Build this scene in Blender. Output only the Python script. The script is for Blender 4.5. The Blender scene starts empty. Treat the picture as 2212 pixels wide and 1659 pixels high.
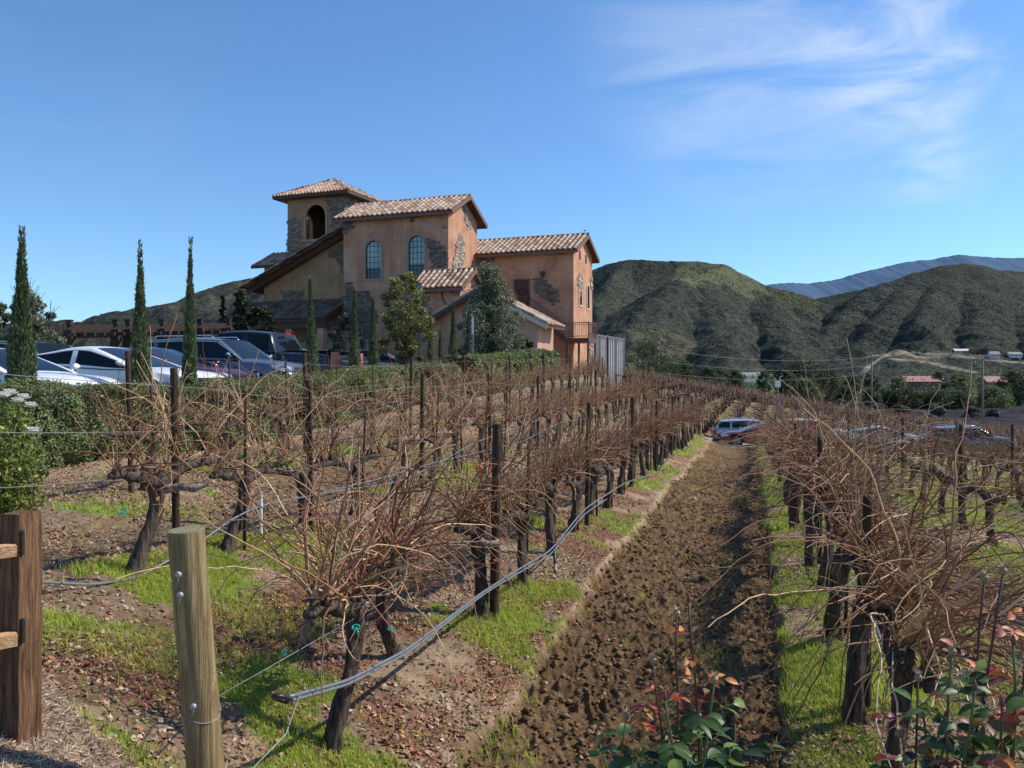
import bpy, math, random
import numpy as np
from mathutils import Vector, Matrix, geometry
random.seed(7)
RNG = np.random.default_rng(7)
SC = bpy.context.scene
COL = SC.collection
E = 2.2                      # eye height above the vineyard floor
F = 1790.0                   # focal length in the units of a 2212 x 1659 plan of the view
CU, SU = 0.9613, 0.2756      # cosine and sine of the row direction
R = math.radians

def uv2xy(u, v): return SU*u + CU*v, CU*u - SU*v
def xy2uv(x, y): return SU*x + CU*y, CU*x - SU*y
def at(px, py, Y): return ((px-1106)/F*Y, Y, E + (810-py)/F*Y)
def ax(px, Y): return (px-1106)/F*Y
def on_v(px, v):
    t = (px-1106)/F
    return v/(CU*t - SU)

# ------------------------------------------------------------------ noise
def _h(ix, iy, s):
    n = (ix.astype(np.int64)*374761393 + iy.astype(np.int64)*668265263 + s*1274126177) & 0xffffffff
    n = ((n ^ (n >> 13))*1274126177) & 0xffffffff
    n = n ^ (n >> 16)
    return (n & 0xffffff)/float(0xffffff)
def vn(x, y, s=0):
    x = np.asarray(x, float); y = np.asarray(y, float)
    ix = np.floor(x); iy = np.floor(y); fx = x-ix; fy = y-iy
    fx = fx*fx*(3-2*fx); fy = fy*fy*(3-2*fy)
    a = _h(ix, iy, s); b = _h(ix+1, iy, s); c = _h(ix, iy+1, s); d = _h(ix+1, iy+1, s)
    return (a*(1-fx)+b*fx)*(1-fy) + (c*(1-fx)+d*fx)*fy
def fbm(x, y, o=4, s=0):
    r = 0; a = .5; t = 0
    for i in range(o):
        r = r + a*vn(x, y, s+i*17); t += a; a *= .5
        x, y = 1.6*x+1.2*y+3.1, -1.2*x+1.6*y+7.7
    return r/t
def sst(a, b, x):
    t = np.clip((x-a)/(b-a), 0, 1); return t*t*(3-2*t)

# ------------------------------------------------------------------ mesh building
def mk(name, V, faces, mats, parent=None, col=None, smooth=True, loc=None, midx=None, sharp=None):
    """V (n,3); faces: list of index arrays (m,k) or one array, or a python list of tuples"""
    me = bpy.data.meshes.new(name)
    V = np.asarray(V, dtype=np.float32).reshape(-1, 3)
    if isinstance(faces, np.ndarray): faces = [faces]
    if len(faces) and isinstance(faces[0], np.ndarray) and faces[0].ndim == 2:
        loops = np.concatenate([f.reshape(-1) for f in faces]).astype(np.int32)
        tot = np.concatenate([np.full(len(f), f.shape[1], np.int32) for f in faces])
    else:
        loops = np.array([i for f in faces for i in f], np.int32)
        tot = np.array([len(f) for f in faces], np.int32)
    st = np.concatenate([[0], np.cumsum(tot)[:-1]]).astype(np.int32)
    me.vertices.add(len(V)); me.vertices.foreach_set('co', V.reshape(-1))
    me.loops.add(len(loops)); me.loops.foreach_set('vertex_index', loops)
    me.polygons.add(len(tot)); me.polygons.foreach_set('loop_start', st); me.polygons.foreach_set('loop_total', tot)
    if not isinstance(mats, (list, tuple)): mats = [mats]
    for m in mats: me.materials.append(m)
    if midx is not None: me.polygons.foreach_set('material_index', np.asarray(midx, np.int32))
    me.polygons.foreach_set('use_smooth', np.full(len(tot), bool(smooth)))
    if col is not None:
        c = np.ones((len(V), 4), np.float32); c[:, :3] = np.asarray(col, np.float32)[:, :3]
        at_ = me.color_attributes.new('Col', 'FLOAT_COLOR', 'POINT'); at_.data.foreach_set('color', c.reshape(-1))
    me.update(calc_edges=True)
    me.validate()
    if sharp is not None: me.set_sharp_from_angle(angle=R(sharp))
    o = bpy.data.objects.new(name, me); COL.objects.link(o)
    if parent is not None: o.parent = parent
    if loc is not None: o.location = loc
    return o
def thing(name, label, cat, loc=(0, 0, 0), rz=0, group=None, kind=None):
    o = bpy.data.objects.new(name, None); COL.objects.link(o)
    o.empty_display_size = .2
    o.location = loc; o.rotation_euler = (0, 0, rz)
    return tag(o, label, cat, group, kind)
def tag(o, label=None, cat=None, group=None, kind=None):
    if label: o['label'] = label
    if cat: o['category'] = cat
    if group: o['group'] = group
    if kind: o['kind'] = kind
    return o
def copytree(o, parent=None):
    c = o.copy(); COL.objects.link(c); c.parent = parent
    for ch in list(o.children): copytree(ch, c)
    return c

class MB:
    """collects shapes into one mesh"""
    def __init__(s): s.V = []; s.F = []; s.C = []; s.n = 0
    def add(s, V, Fs, c=None):
        V = np.asarray(V, float).reshape(-1, 3)
        s.V.append(V)
        for f in Fs: s.F.append(tuple(int(i)+s.n for i in f))
        s.C.append(np.tile(np.array(c if c is not None else (1, 1, 1), float), (len(V), 1)) if np.ndim(c) < 2 else np.asarray(c))
        s.n += len(V)
    def box(s, c, d, rz=0, M=None, col=None):
        x, y, z = d[0]/2, d[1]/2, d[2]/2
        V = np.array([(-x,-y,-z),(x,-y,-z),(x,y,-z),(-x,y,-z),(-x,-y,z),(x,-y,z),(x,y,z),(-x,y,z)], float)
        if rz:
            k, q = math.cos(rz), math.sin(rz); V = V @ np.array([[k, q, 0], [-q, k, 0], [0, 0, 1]])
        if M is not None: V = V @ np.array(M).T
        V = V + np.array(c)
        s.add(V, [(0,3,2,1),(4,5,6,7),(0,1,5,4),(1,2,6,5),(2,3,7,6),(3,0,4,7)], col)
    def beam(s, a, b, w, h, col=None):
        a = Vector(a); b = Vector(b); d = b-a; L = d.length; d.normalize()
        up = Vector((0, 0, 1)) if abs(d.z) < .95 else Vector((0, 1, 0))
        sd = d.cross(up).normalized(); up = sd.cross(d)
        M = np.array([list(d), list(sd), list(up)]).T
        s.box(tuple((a+b)/2), (L, w, h), M=M, col=col)
    def tube(s, P, r, k=6, col=None, cap=True, nz=0):
        V, Fs = tube(P, r, k, cap, nz)
        s.add(V, Fs, col)
    def prism(s, poly, y0, y1, axis='y', col=None):
        """poly in (x,z), extruded along y"""
        n = len(poly)
        V = [(p[0], y0, p[1]) for p in poly] + [(p[0], y1, p[1]) for p in poly]
        Fs = [tuple(range(n)), tuple(range(2*n-1, n-1, -1))]+[(i, i+n, (i+1) % n+n, (i+1) % n) for i in range(n)]
        if axis == 'x': V = [(v[1], v[0], v[2]) for v in V]
        s.add(V, Fs, col)
    def build(s, name, mat, parent=None, smooth=False, col=False, sharp=None):
        V = np.concatenate(s.V)
        return mk(name, V, s.F, mat, parent, col=np.concatenate(s.C) if col else None, smooth=smooth, sharp=sharp)

def frames(P):
    P = np.asarray(P, float); n = len(P)
    T = np.gradient(P, axis=0); T /= np.linalg.norm(T, axis=1)[:, None]+1e-9
    ref = np.array([0, 0, 1.]) if abs(T[:, 2]).mean() < .8 else np.array([1., 0, 0])
    A = np.cross(T, ref); A /= np.linalg.norm(A, axis=1)[:, None]+1e-9
    B = np.cross(T, A)
    return P, T, A, B
def tube(P, r, k=6, cap=True, nz=0):
    P, T, A, B = frames(P); n = len(P)
    r = np.broadcast_to(np.asarray(r, float), (n,))
    th = np.arange(k)/k*2*math.pi
    rr = r[:, None]*np.ones(k)[None]
    if nz:
        rr = rr*(1+nz*(RNG.random((n, k))-.5)*1.3 + nz*.55*np.sin(3*th+np.linspace(0, 3, n)[:, None]*2))
    V = P[:, None]+rr[..., None]*(np.cos(th)[None, :, None]*A[:, None]+np.sin(th)[None, :, None]*B[:, None])
    V = V.reshape(-1, 3)
    i = np.arange(n-1)[:, None]*k; j = np.arange(k)[None]; j2 = (j+1) % k
    Fs = np.stack([i+j, i+j2, i+k+j2, i+k+j], -1).reshape(-1, 4)[:, ::-1].tolist()
    if cap:
        Fs.append(list(range(k))); Fs.append([(n-1)*k+q for q in range(k-1, -1, -1)])
    return V, Fs

# ------------------------------------------------------------------ materials
MATS = {}
def nodes(name):
    m = bpy.data.materials.new(name); m.use_nodes = True
    nt = m.node_tree; b = nt.nodes['Principled BSDF']
    MATS[name] = m
    return m, nt, b
def ramp(nt, stops, fac):
    r = nt.nodes.new('ShaderNodeValToRGB'); cr = r.color_ramp
    while len(cr.elements) < len(stops): cr.elements.new(.5)
    for e, (p, c) in zip(cr.elements, stops):
        e.position = p; e.color = (c[0], c[1], c[2], 1)
    nt.links.new(fac, r.inputs[0]); return r.outputs[0]
def noise(nt, scale, detail=4, rough=.6, vec=None, out='Fac', dist=0):
    n = nt.nodes.new('ShaderNodeTexNoise'); n.inputs['Scale'].default_value = scale
    n.inputs['Detail'].default_value = detail; n.inputs['Roughness'].default_value = rough
    n.inputs['Distortion'].default_value = dist
    if vec is None:
        tc = nt.nodes.new('ShaderNodeTexCoord'); vec = tc.outputs['Object']
    nt.links.new(vec, n.inputs['Vector'])
    return n.outputs[0 if out == 'Fac' else 1]
def mapping(nt, sc=(1, 1, 1), rot=(0, 0, 0), src='Object'):
    tc = nt.nodes.new('ShaderNodeTexCoord'); mp = nt.nodes.new('ShaderNodeMapping')
    mp.inputs['Scale'].default_value = sc; mp.inputs['Rotation'].default_value = rot
    nt.links.new(tc.outputs[src], mp.inputs[0]); return mp.outputs[0]
def mixc(nt, a, b, fac, mode='MIX'):
    m = nt.nodes.new('ShaderNodeMix'); m.data_type = 'RGBA'; m.blend_type = mode
    for k, v in ((6, a), (7, b), (0, fac)):
        if hasattr(v, 'is_linked') or hasattr(v, 'links'): nt.links.new(v, m.inputs[k])
        elif k == 0: m.inputs[0].default_value = v
        else: m.inputs[k].default_value = (v[0], v[1], v[2], 1)
    return m.outputs[2]
def bump(nt, b, h, strength=.5, dist=.02):
    n = nt.nodes.new('ShaderNodeBump'); n.inputs['Strength'].default_value = strength
    n.inputs['Distance'].default_value = dist
    nt.links.new(h, n.inputs['Height']); nt.links.new(n.outputs[0], b.inputs['Normal'])
def simple(name, c, rough=.6, metal=0, vary=.25, scale=6, bmp=0, spec=.5, coat=0, vec=None, bscale=None):
    m, nt, b = nodes(name)
    nz = noise(nt, scale, 5, .6, vec(nt) if vec else None)
    lo = [x*(1-vary) for x in c]; hi = [min(1, x*(1+vary)) for x in c]
    nt.links.new(ramp(nt, [(.3, lo), (.7, hi)], nz), b.inputs['Base Color'])
    b.inputs['Roughness'].default_value = rough; b.inputs['Metallic'].default_value = metal
    b.inputs['Specular IOR Level'].default_value = spec
    if coat: b.inputs['Coat Weight'].default_value = coat; b.inputs['Coat Roughness'].default_value = .04
    if bmp: bump(nt, b, noise(nt, bscale or scale*4, 4), bmp, .02)
    return m
def attr(nt, name='Col'):
    a = nt.nodes.new('ShaderNodeAttribute'); a.attribute_name = name; return a.outputs[0]
def vcol(name, rough=.7, vary=.3, scale=20, bmp=.3, spec=.3, bdist=.02, bscale=None, trans=0):
    m, nt, b = nodes(name)
    nz = noise(nt, scale, 6, .65)
    c = mixc(nt, attr(nt), ramp(nt, [(.25, (1-vary,)*3), (.75, (1+vary,)*3)], nz), 1.0, 'MULTIPLY')
    nt.links.new(c, b.inputs['Base Color'])
    b.inputs['Roughness'].default_value = rough; b.inputs['Specular IOR Level'].default_value = spec
    if bmp: bump(nt, b, noise(nt, bscale or scale*2, 6, .7), bmp, bdist)
    if trans:
        out = nt.nodes['Material Output']; tr = nt.nodes.new('ShaderNodeBsdfTranslucent'); mx = nt.nodes.new('ShaderNodeMixShader')
        mx.inputs[0].default_value = trans
        nt.links.new(c, tr.inputs[0]); nt.links.new(b.outputs[0], mx.inputs[1]); nt.links.new(tr.outputs[0], mx.inputs[2]); nt.links.new(mx.outputs[0], out.inputs[0])
    return m

M_ground = vcol('ground_mix', .95, .35, 30, .9, .1, .03, 55)
M_leaf = vcol('leaf', .5, .15, 3, 0, .35, trans=.3)
M_grass = vcol('grass_blade', .55, .15, 3, 0, .3, trans=.4)
M_glossleaf = vcol('rose_leaf', .42, .3, 60, .2, .25, .003, trans=.15)
M_litter = vcol('dry_litter', .8, .2, 30, .2, .2)
M_clod = vcol('soil_clod', .95, .3, 30, .8, .1, .02)
M_cane = vcol('cane_bark', .55, .25, 25, .2, .4, .004)
M_petal = simple('white_petal', (.82, .8, .72), .5, vary=.05)

def bark(name, c1, c2, sc=(14, 14, 2.2), spec=.25):
    m, nt, b = nodes(name)
    v = mapping(nt, sc)
    n1 = noise(nt, 2.2, 7, .7, v, dist=.6)
    nt.links.new(ramp(nt, [(.36, c1), (.52, [x*.5+y*.5 for x, y in zip(c1, c2)]), (.66, c2)], n1), b.inputs['Base Color'])
    b.inputs['Roughness'].default_value = .9; b.inputs['Specular IOR Level'].default_value = spec
    bump(nt, b, n1, 1.0, .03)
    return m
M_bark = bark('vine_bark', (.022, .015, .012), (.19, .135, .105))
M_bark2 = bark('pale_vine_bark', (.05, .035, .028), (.50, .42, .34))
M_tbark = bark('tree_bark', (.06, .045, .035), (.2, .16, .12), (6, 6, 1.5))
M_postw = bark('dark_post_wood', (.03, .018, .012), (.14, .085, .055), (30, 30, 2))
M_roundpost = bark('weathered_post_wood', (.20, .135, .060), (.50, .37, .19), (22, 22, 1.2))
M_posttop = bark('post_end_grain', (.3, .26, .15), (.52, .46, .30), (30, 30, 30))
M_fence = bark('stained_fence_wood', (.075, .038, .020), (.34, .18, .095), (26, 26, 2))
M_rail = bark('fresh_rail_wood', (.78, .38, .16), (.95, .64, .38), (4, 24, 24))
M_hose = simple('drip_hose', (.16, .18, .2), .35, vary=.15, spec=.7)
M_wire = simple('galvanised_wire', (.30, .30, .29), .55, .3, .1)
M_tie = simple('green_tie_tape', (.02, .42, .30), .5, vary=.1)
M_metal = simple('grey_metal', (.33, .34, .35), .5, .3, .1)
M_black = simple('black_paint', (.02, .02, .022), .4, vary=.2)
M_white = simple('white_paint', (.78, .78, .76), .5, vary=.05)

# ------------------------------------------------------------------ terrain
CP = []
def cp(x, y, z): CP.append((x, y, z))
def cpu(u, v, z): x, y = uv2xy(u, v); CP.append((x, y, z))
for u, z in ((3.2, -2.12), (8, -2.22), (14, -2.3), (22, -2.5), (30, -2.75), (40, -3.05)): cpu(u, -2.3, z)
for u, z in ((3.2, -2.14), (8, -2.25), (14, -2.35), (22, -2.55), (30, -2.85), (40, -3.28)): cpu(u, .75, z)
cpu(40, -.8, -3.36); cpu(34, -.8, -2.98)
for u, z in ((6, -1.66), (14, -1.66), (22, -1.7), (30, -1.65), (40, -1.7)): cpu(u, -4.7, z)
for u, z in ((6, -1.42), (12, -1.35), (20, -1.2), (30, -.95), (40, -.6)): cpu(u, -7.1, z)
for u, z in ((6, -1.36), (13, -1.33), (18, -1.10), (24, -.82), (30, -.62), (40, -.3)): cpu(u, -9.2, z)
for u, z in ((8, -1.0), (14, -.90), (20, -.76), (30, -.48), (42, -.1)): cpu(u, -12.6, z)
for u, z in ((4, -1.0), (16, -.86), (30, -.4), (44, .1)): cpu(u, -22, z)
for u, v, z in ((6, 5.6, -2.4), (16, 5.6, -2.6), (30, 5.6, -3.2), (10, 12, -2.9), (25, 12, -3.6), (40, 12, -4.3), (20, 25, -4.5), (45, 25, -5.3)): cpu(u, v, z)
for p in ((0, 0, -1.62), (-2.06, 3.45, -1.5), (-1.2, 2.2, -1.5), (1.2, 1.7, -1.62), (2.6, 1.8, -1.65), (-3.2, 2.0, -1.42), (-1.75, 3.9, -1.72), (-4.5, 4.0, -1.45), (0, -4, -1.5), (8, 0, -2.0), (-8, 0, -1.2), (4.5, 3.0, -2.1), (0.2, 3.0, -2.0),
          (13, 50, -4.2), (15, 56, -4.5), (16.5, 50, -4.3), (11.6, 44, -3.78), (22, 51, -4.55), (28, 51, -4.85), (40, 52, -5.4), (8.5, 44, -3.25), (9.5, 50, -3.3),
          (4.3, 57, .25), (6, 62, .0), (1, 50, -.3), (10, 75, -.6), (14, 66, -2.6), (20, 90, -2.0), (30, 90, -3.6), (40, 90, -5.2), (27, 68, -4.8), (40, 68, -6), (60, 70, -7.5),
          (20, 130, -6.5), (60, 130, -8.5), (0, 130, -4.5), (100, 150, -9.5), (60, 200, -9.5), (0, 250, -9), (150, 250, -10), (-60, 150, -2.5), (-30, 60, .3), (-60, 40, -.5), (-10, 62, .4), (-10, 80, .2), (-120, 100, -2), (-100, 300, -8), (100, 400, -11), (-100, 600, -12), (400, 400, -12), (250, 250, -10.5), (0, 700, -12), (500, 800, -12), (-400, 400, -10), (120, 60, -10), (60, 0, -7), (-60, 0, -1)): cp(*p)
CPA = np.array(CP)
def _tps_solve(P):
    S = P[:, :2]/30.0; n = len(S)
    d2 = ((S[:, None]-S[None])**2).sum(-1)
    K = np.where(d2 > 0, .5*d2*np.log(d2+1e-12), 0)+np.eye(n)*2e-4
    Q = np.c_[np.ones(n), S]
    A = np.zeros((n+3, n+3)); A[:n, :n] = K; A[:n, n:] = Q; A[n:, :n] = Q.T
    w = np.linalg.solve(A, np.r_[P[:, 2], 0, 0, 0]); return S, w
_S, _W = _tps_solve(CPA)
def base(x, y):
    """smooth terrain, absolute z"""
    x = np.asarray(x, float); y = np.asarray(y, float); sh = x.shape
    X = x.reshape(-1)/30.0; Y = y.reshape(-1)/30.0; n = len(_S); out = np.zeros(len(X))
    for c in range(0, len(X), 60000):
        xs = X[c:c+60000]; ys = Y[c:c+60000]
        d2 = (xs[:, None]-_S[None, :, 0])**2+(ys[:, None]-_S[None, :, 1])**2
        out[c:c+60000] = (.5*d2*np.log(d2+1e-12)) @ _W[:n] + _W[n]+_W[n+1]*xs+_W[n+2]*ys
    out = out.reshape(sh)
    r = np.hypot(x, y); k = sst(350, 700, r)
    return np.clip(out, -13, 3)*(1-k) + (-12)*k + E
ROWS = {1: -2.3, 2: -4.7, 3: -7.1, 0: .75, -1: 3.2, -2: 5.65, -3: 8.1, -4: 10.55, -5: 13.0}
def tilled(u, v):
    """0..1 mask of freshly turned soil strips"""
    w = .14*(fbm(u*1.3, v*0+3, 3, 5)-.5)+.14*(fbm(u*5, v*0+9, 2, 8)-.5)+.10*(fbm(u*9, v*9, 2, 9)-.5)
    m = sst(-1.68, -1.60, v+w)*(1-sst(.22, .30, v+w))
    m2 = .9*sst(-4.1, -3.9, v+w*2)*(1-sst(-3.2, -3.0, v+w*2))
    m3 = .7*sst(-6.5, -6.3, v+w*2)*(1-sst(-5.5, -5.3, v+w*2))
    m4 = .6*sst(1.6, 1.8, v+w*2)*(1-sst(2.4, 2.6, v+w*2)) + .6*sst(4.0, 4.2, v+w*2)*(1-sst(4.9, 5.1, v+w*2))
    lim = (1-sst(41, 43, u))*sst(1.9, 2.5, u+.2*w)
    return m*lim, (m2+m3+m4)*lim
def mulchmask(x, y):
    # bark mulch at the lower left, behind a slanting edge
    e = (x+3.1)*.62+(y-4.75)*.78 + .12*(fbm(x*3, y*3, 3, 31)-.5)
    return (1-sst(-.06, .08, e))*(1-sst(-.35, .1, x+.35*(y-2)))
def ground_z(x, y, micro=True):
    x = np.asarray(x, float); y = np.asarray(y, float)
    z = base(x, y); u, v = xy2uv(x, y)
    near = 1-sst(38, 46, np.hypot(x, y))
    t, t2 = tilled(u, v)
    z = z - .11*t*near - .03*t2*near
    for rv in ROWS.values(): z = z + .045*np.exp(-((v-rv)/.45)**2)*near*(1-t)
    z = z + (.05*(fbm(x*.9, y*.9, 3, 2)-.5)+.03*(fbm(x*4, y*4, 3, 3)-.5))*near
    if micro:
        q = np.hypot(x, y) < 46
        xs, ys = x[q], y[q]; tt = (t+.45*t2)[q]
        wx = xs+.05*fbm(xs*6, ys*6, 2, 61); wy = ys+.05*fbm(xs*6+5, ys*6, 2, 62)
        c1 = 1-np.abs(2*vn(wx*9, wy*9, 41)-1)
        c2 = 1-np.abs(2*vn(wx*19+3, wy*19, 42)-1)
        c3 = fbm(wx*42, wy*42, 2, 43)
        big = fbm(xs*3.0, ys*3.0, 3, 44)
        clod = .040*np.maximum(0, c1-.35)**1.0*(.4+1.2*big)+.032*c2*(.3+big)+.014*c3
        z2 = z[q]+tt*(clod*1.6-.03)
        mm = mulchmask(xs, ys)
        z2 = z2+(.012*(fbm(xs*30, ys*30, 3, 51)-.5)+.02*(fbm(xs*9, ys*9, 2, 52)-.5))*(1-tt*.7)+mm*.02*fbm(xs*45, ys*70, 2, 53)
        z = z.copy(); z[q] = z2
    return z
def gz(x, y): return float(ground_z(np.array([x]), np.array([y]), False)[0])

def zones(x, y):
    """masks: tilled, grass, red, sand, mulch, far"""
    u, v = xy2uv(x, y); t, t2 = tilled(u, v)
    near = 1-sst(44, 50, np.hypot(x, y))
    g = fbm(x*1.1, y*1.1, 4, 11)+.25*(fbm(x*6, y*6, 3, 12)-.5)
    rowd = np.min([np.abs(v-rv) for rv in ROWS.values()], axis=0)
    thr = np.where(v > .1, .46, np.where(v > -3.3, .60, .64))-.07*(rowd < .5)+.06*((v > -2.2) & (v < -1.5) & (u < 7))-.07*((v > -2.3) & (v < -1.5) & (u > 8))
    # the bright patch of grass between mulch and row one, and under the second row
    patch = -1.1*np.exp(-(((x+.35)/.75)**2+((y-5.3)/.8)**2))-.9*np.exp(-(((x+2.9)/.5)**2+((y-5.75)/.35)**2))+np.exp(-(((x+2.35)/.85)**2+((y-5.1)/.55)**2))+.9*np.exp(-(((x+3.1)/1.1)**2+((y-6.9)/.8)**2))+.5*np.exp(-(((x+.9)/.5)**2+((y-4.6)/.6)**2))
    grass = sst(thr, thr+.10, g+.30*patch)*(1-t)*(1-t2*.75)
    grass = np.where((v < -8.3), grass*.3, grass)
    weeds = .30*sst(.64, .72, fbm(x*2.2, y*2.2, 3, 14))*t
    red = .95*sst(.54, .64, fbm(x*1.7+9, y*1.7, 4, 21)+.2*(fbm(x*9, y*9, 2, 22)-.5)+.05*((v > -2.4) & (v < -1.5)))*(1-t)*(v < -1.4)*(v > -4)*(1-grass*.8)
    bank = np.exp(-((v+1.62)/.05)**2)*near*(u > 4)*(1-t)
    mul = mulchmask(x, y)
    return t, t2, grass+weeds, red, bank, mul, near
# ------------------------------------------------------------------ ground sheet
def build_ground():
    az = np.concatenate([np.linspace(-80, -38, 30)[:-1], np.linspace(-38, -36, 6)[:-1], np.linspace(-36, 36, 760), np.linspace(36, 38, 6)[1:], np.linspace(38, 80, 30)[1:]])
    rr = [.4, .8, 1.2, 1.6]
    while rr[-1] < 46: rr.append(rr[-1]*1.0048)
    while rr[-1] < 9000: rr.append(rr[-1]*1.022)
    rr = np.array(rr); A, RR = np.meshgrid(np.radians(az), rr)
    x = RR*np.sin(A); y = RR*np.cos(A)
    z = ground_z(x, y)
    V = np.stack([x, y, z], -1).reshape(-1, 3)
    n, k = A.shape
    i = np.arange(n-1)[:, None]*k; j = np.arange(k-1)[None]
    Fc = np.stack([i+j, i+j+1, i+k+j+1, i+k+j], -1).reshape(-1, 4)[:, ::-1]
    t, t2, g, red, bank, mul, near = [q.reshape(-1) if q.ndim else q for q in zones(x, y)]
    xf, yf = x.reshape(-1), y.reshape(-1)
    def C(*c): return np.array(c)[None]
    n1 = fbm(xf*7, yf*7, 4, 71)[:, None]; n2 = fbm(xf*25, yf*25, 3, 72)[:, None]
    soil = C(.185, .113, .057)*(.45+1.1*n2)*(.72+.6*fbm(xf*1.1, yf*1.1, 3, 75)[:, None])
    dirt = C(.37, .262, .165)*(.55+.9*n1)
    lit = C(.27, .185, .12)*(.5+1.0*n2)
    m = sst(.42, .58, fbm(xf*2, yf*2, 3, 73))[:, None]
    col = dirt*m+lit*(1-m)
    col = col*(1-t2[:, None]*.8)+soil*1.1*t2[:, None]*.8
    gc = C(.17, .26, .035)*(.6+.8*n1)+C(.05, .02, 0)*(1-n1)
    gk = np.clip(g, 0, 1)[:, None]*.85
    col = col*(1-gk)+gc*gk
    rk = np.clip(red, 0, 1)[:, None]*.6
    col = col*(1-rk)+C(.24, .085, .05)*(.5+n2)*rk
    bk = np.clip(bank, 0, 1)[:, None]
    col = col*(1-bk)+C(.50, .36, .23)*(.7+.6*n1)*bk
    tk = t[:, None]*(1-.6*np.clip(g, 0, 1)[:, None])
    col = col*(1-tk)+soil*tk
    mk_ = mul[:, None]
    col = col*(1-mk_)+C(.34, .24, .16)*(.35+1.3*n2)*mk_
    # beyond: knoll, valley vineyards and fields
    r = np.hypot(xf, yf); fk = sst(46, 54, r)[:, None]
    kn = fbm(xf*.12, yf*.12, 4, 81)[:, None]
    far = C(.25, .175, .10)*(.5+.9*fbm(xf*.8, yf*.8, 3, 82)[:, None])*(1-.6*sst(.5, .64, kn))+C(.15, .165, .06)*.5*sst(.5, .64, kn)
    val = sst(115, 150, r)[:, None]
    fld = fbm(xf*.012+4, yf*.02, 2, 83)[:, None]
    valc = C(.20, .135, .095)*(1-sst(230, 260, r)[:, None])+C(.24, .32, .10)*sst(230, 260, r)[:, None]
    valc = valc*(1-sst(.52, .56, fld)*.8*sst(260, 300, r)[:, None])+C(.42, .34, .22)*sst(.52, .56, fld)*.8*sst(260, 300, r)[:, None]
    dk = sst(520, 640, r)[:, None]; valc = valc*(1-dk)+C(.10, .11, .065)*dk
    far = far*(1-val)+valc*val
    col = col*(1-fk)+far*fk
    o = mk('ground', V, Fc, M_ground, col=np.clip(col, .004, .9), smooth=True)
    tag(o, kind='structure')
build_ground()

def strip(name, pts, half, off, mat, n=80):
    """a ribbon that follows the terrain"""
    P = np.array(pts, float); s = np.linspace(0, len(P)-1, n)
    X = np.interp(s, range(len(P)), P[:, 0]); Y = np.interp(s, range(len(P)), P[:, 1])
    T = np.gradient(np.c_[X, Y], axis=0); T /= np.linalg.norm(T, axis=1)[:, None]
    q = np.linspace(-half, half, 9); VX = X[:, None]-T[:, 1][:, None]*q; VY = Y[:, None]+T[:, 0][:, None]*q
    VZ = ground_z(VX, VY, False)+off
    i = np.arange(n-1)[:, None]*9; j = np.arange(8)[None]
    Fc = np.stack([i+j, i+j+1, i+9+j+1, i+9+j], -1).reshape(-1, 4)[:, ::-1]
    o = mk(name, np.stack([VX, VY, VZ], -1).reshape(-1, 3), Fc, mat); tag(o, kind='structure'); return o
M_asph = simple('asphalt', (.075, .073, .07), .9, vary=.3, scale=3, bmp=.3)
M_conc = simple('concrete', (.50, .47, .42), .85, vary=.12, scale=5, bmp=.2)
M_drive = simple('pale_gravel', (.30, .25, .19), .9, vary=.25, scale=4, bmp=.3)
strip('road', [(12.5, 47.6), (15, 49.5), (22, 49.8), (32, 50.2), (48, 51), (80, 54)], 2.6, .05, M_drive)
pc = []
for u in np.linspace(5, 50, 30):
    x, y = uv2xy(u, -18.5); pc.append((x, y))
strip('parking_lot', pc, 7.9, .06, M_asph, 60)
mbk = MB()
kp = []
for u in np.linspace(5, 50, 60):
    x, y = uv2xy(u, -10.45); kp.append((x, y, gz(x, y)+.07))
for a, b in zip(kp[:-1], kp[1:]): mbk.beam(a, b, .15, .16)
tag(mbk.build('kerb', M_conc), 'low concrete kerb between parked cars and the long hedge', 'kerb')
mbk = MB(); ws = [(10.2, 48.2), (12.5, 50.6), (15.5, 52.9), (22, 53.2)]
for a, b in zip(ws[:-1], ws[1:]):
    mbk.beam((a[0], a[1], gz(*a)+.05), (b[0], b[1], gz(*b)+.05), .3, .3)
tag(mbk.build('low_wall', M_conc), 'low pale retaining kerb at the far end of the tilled strip', 'wall')

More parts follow.
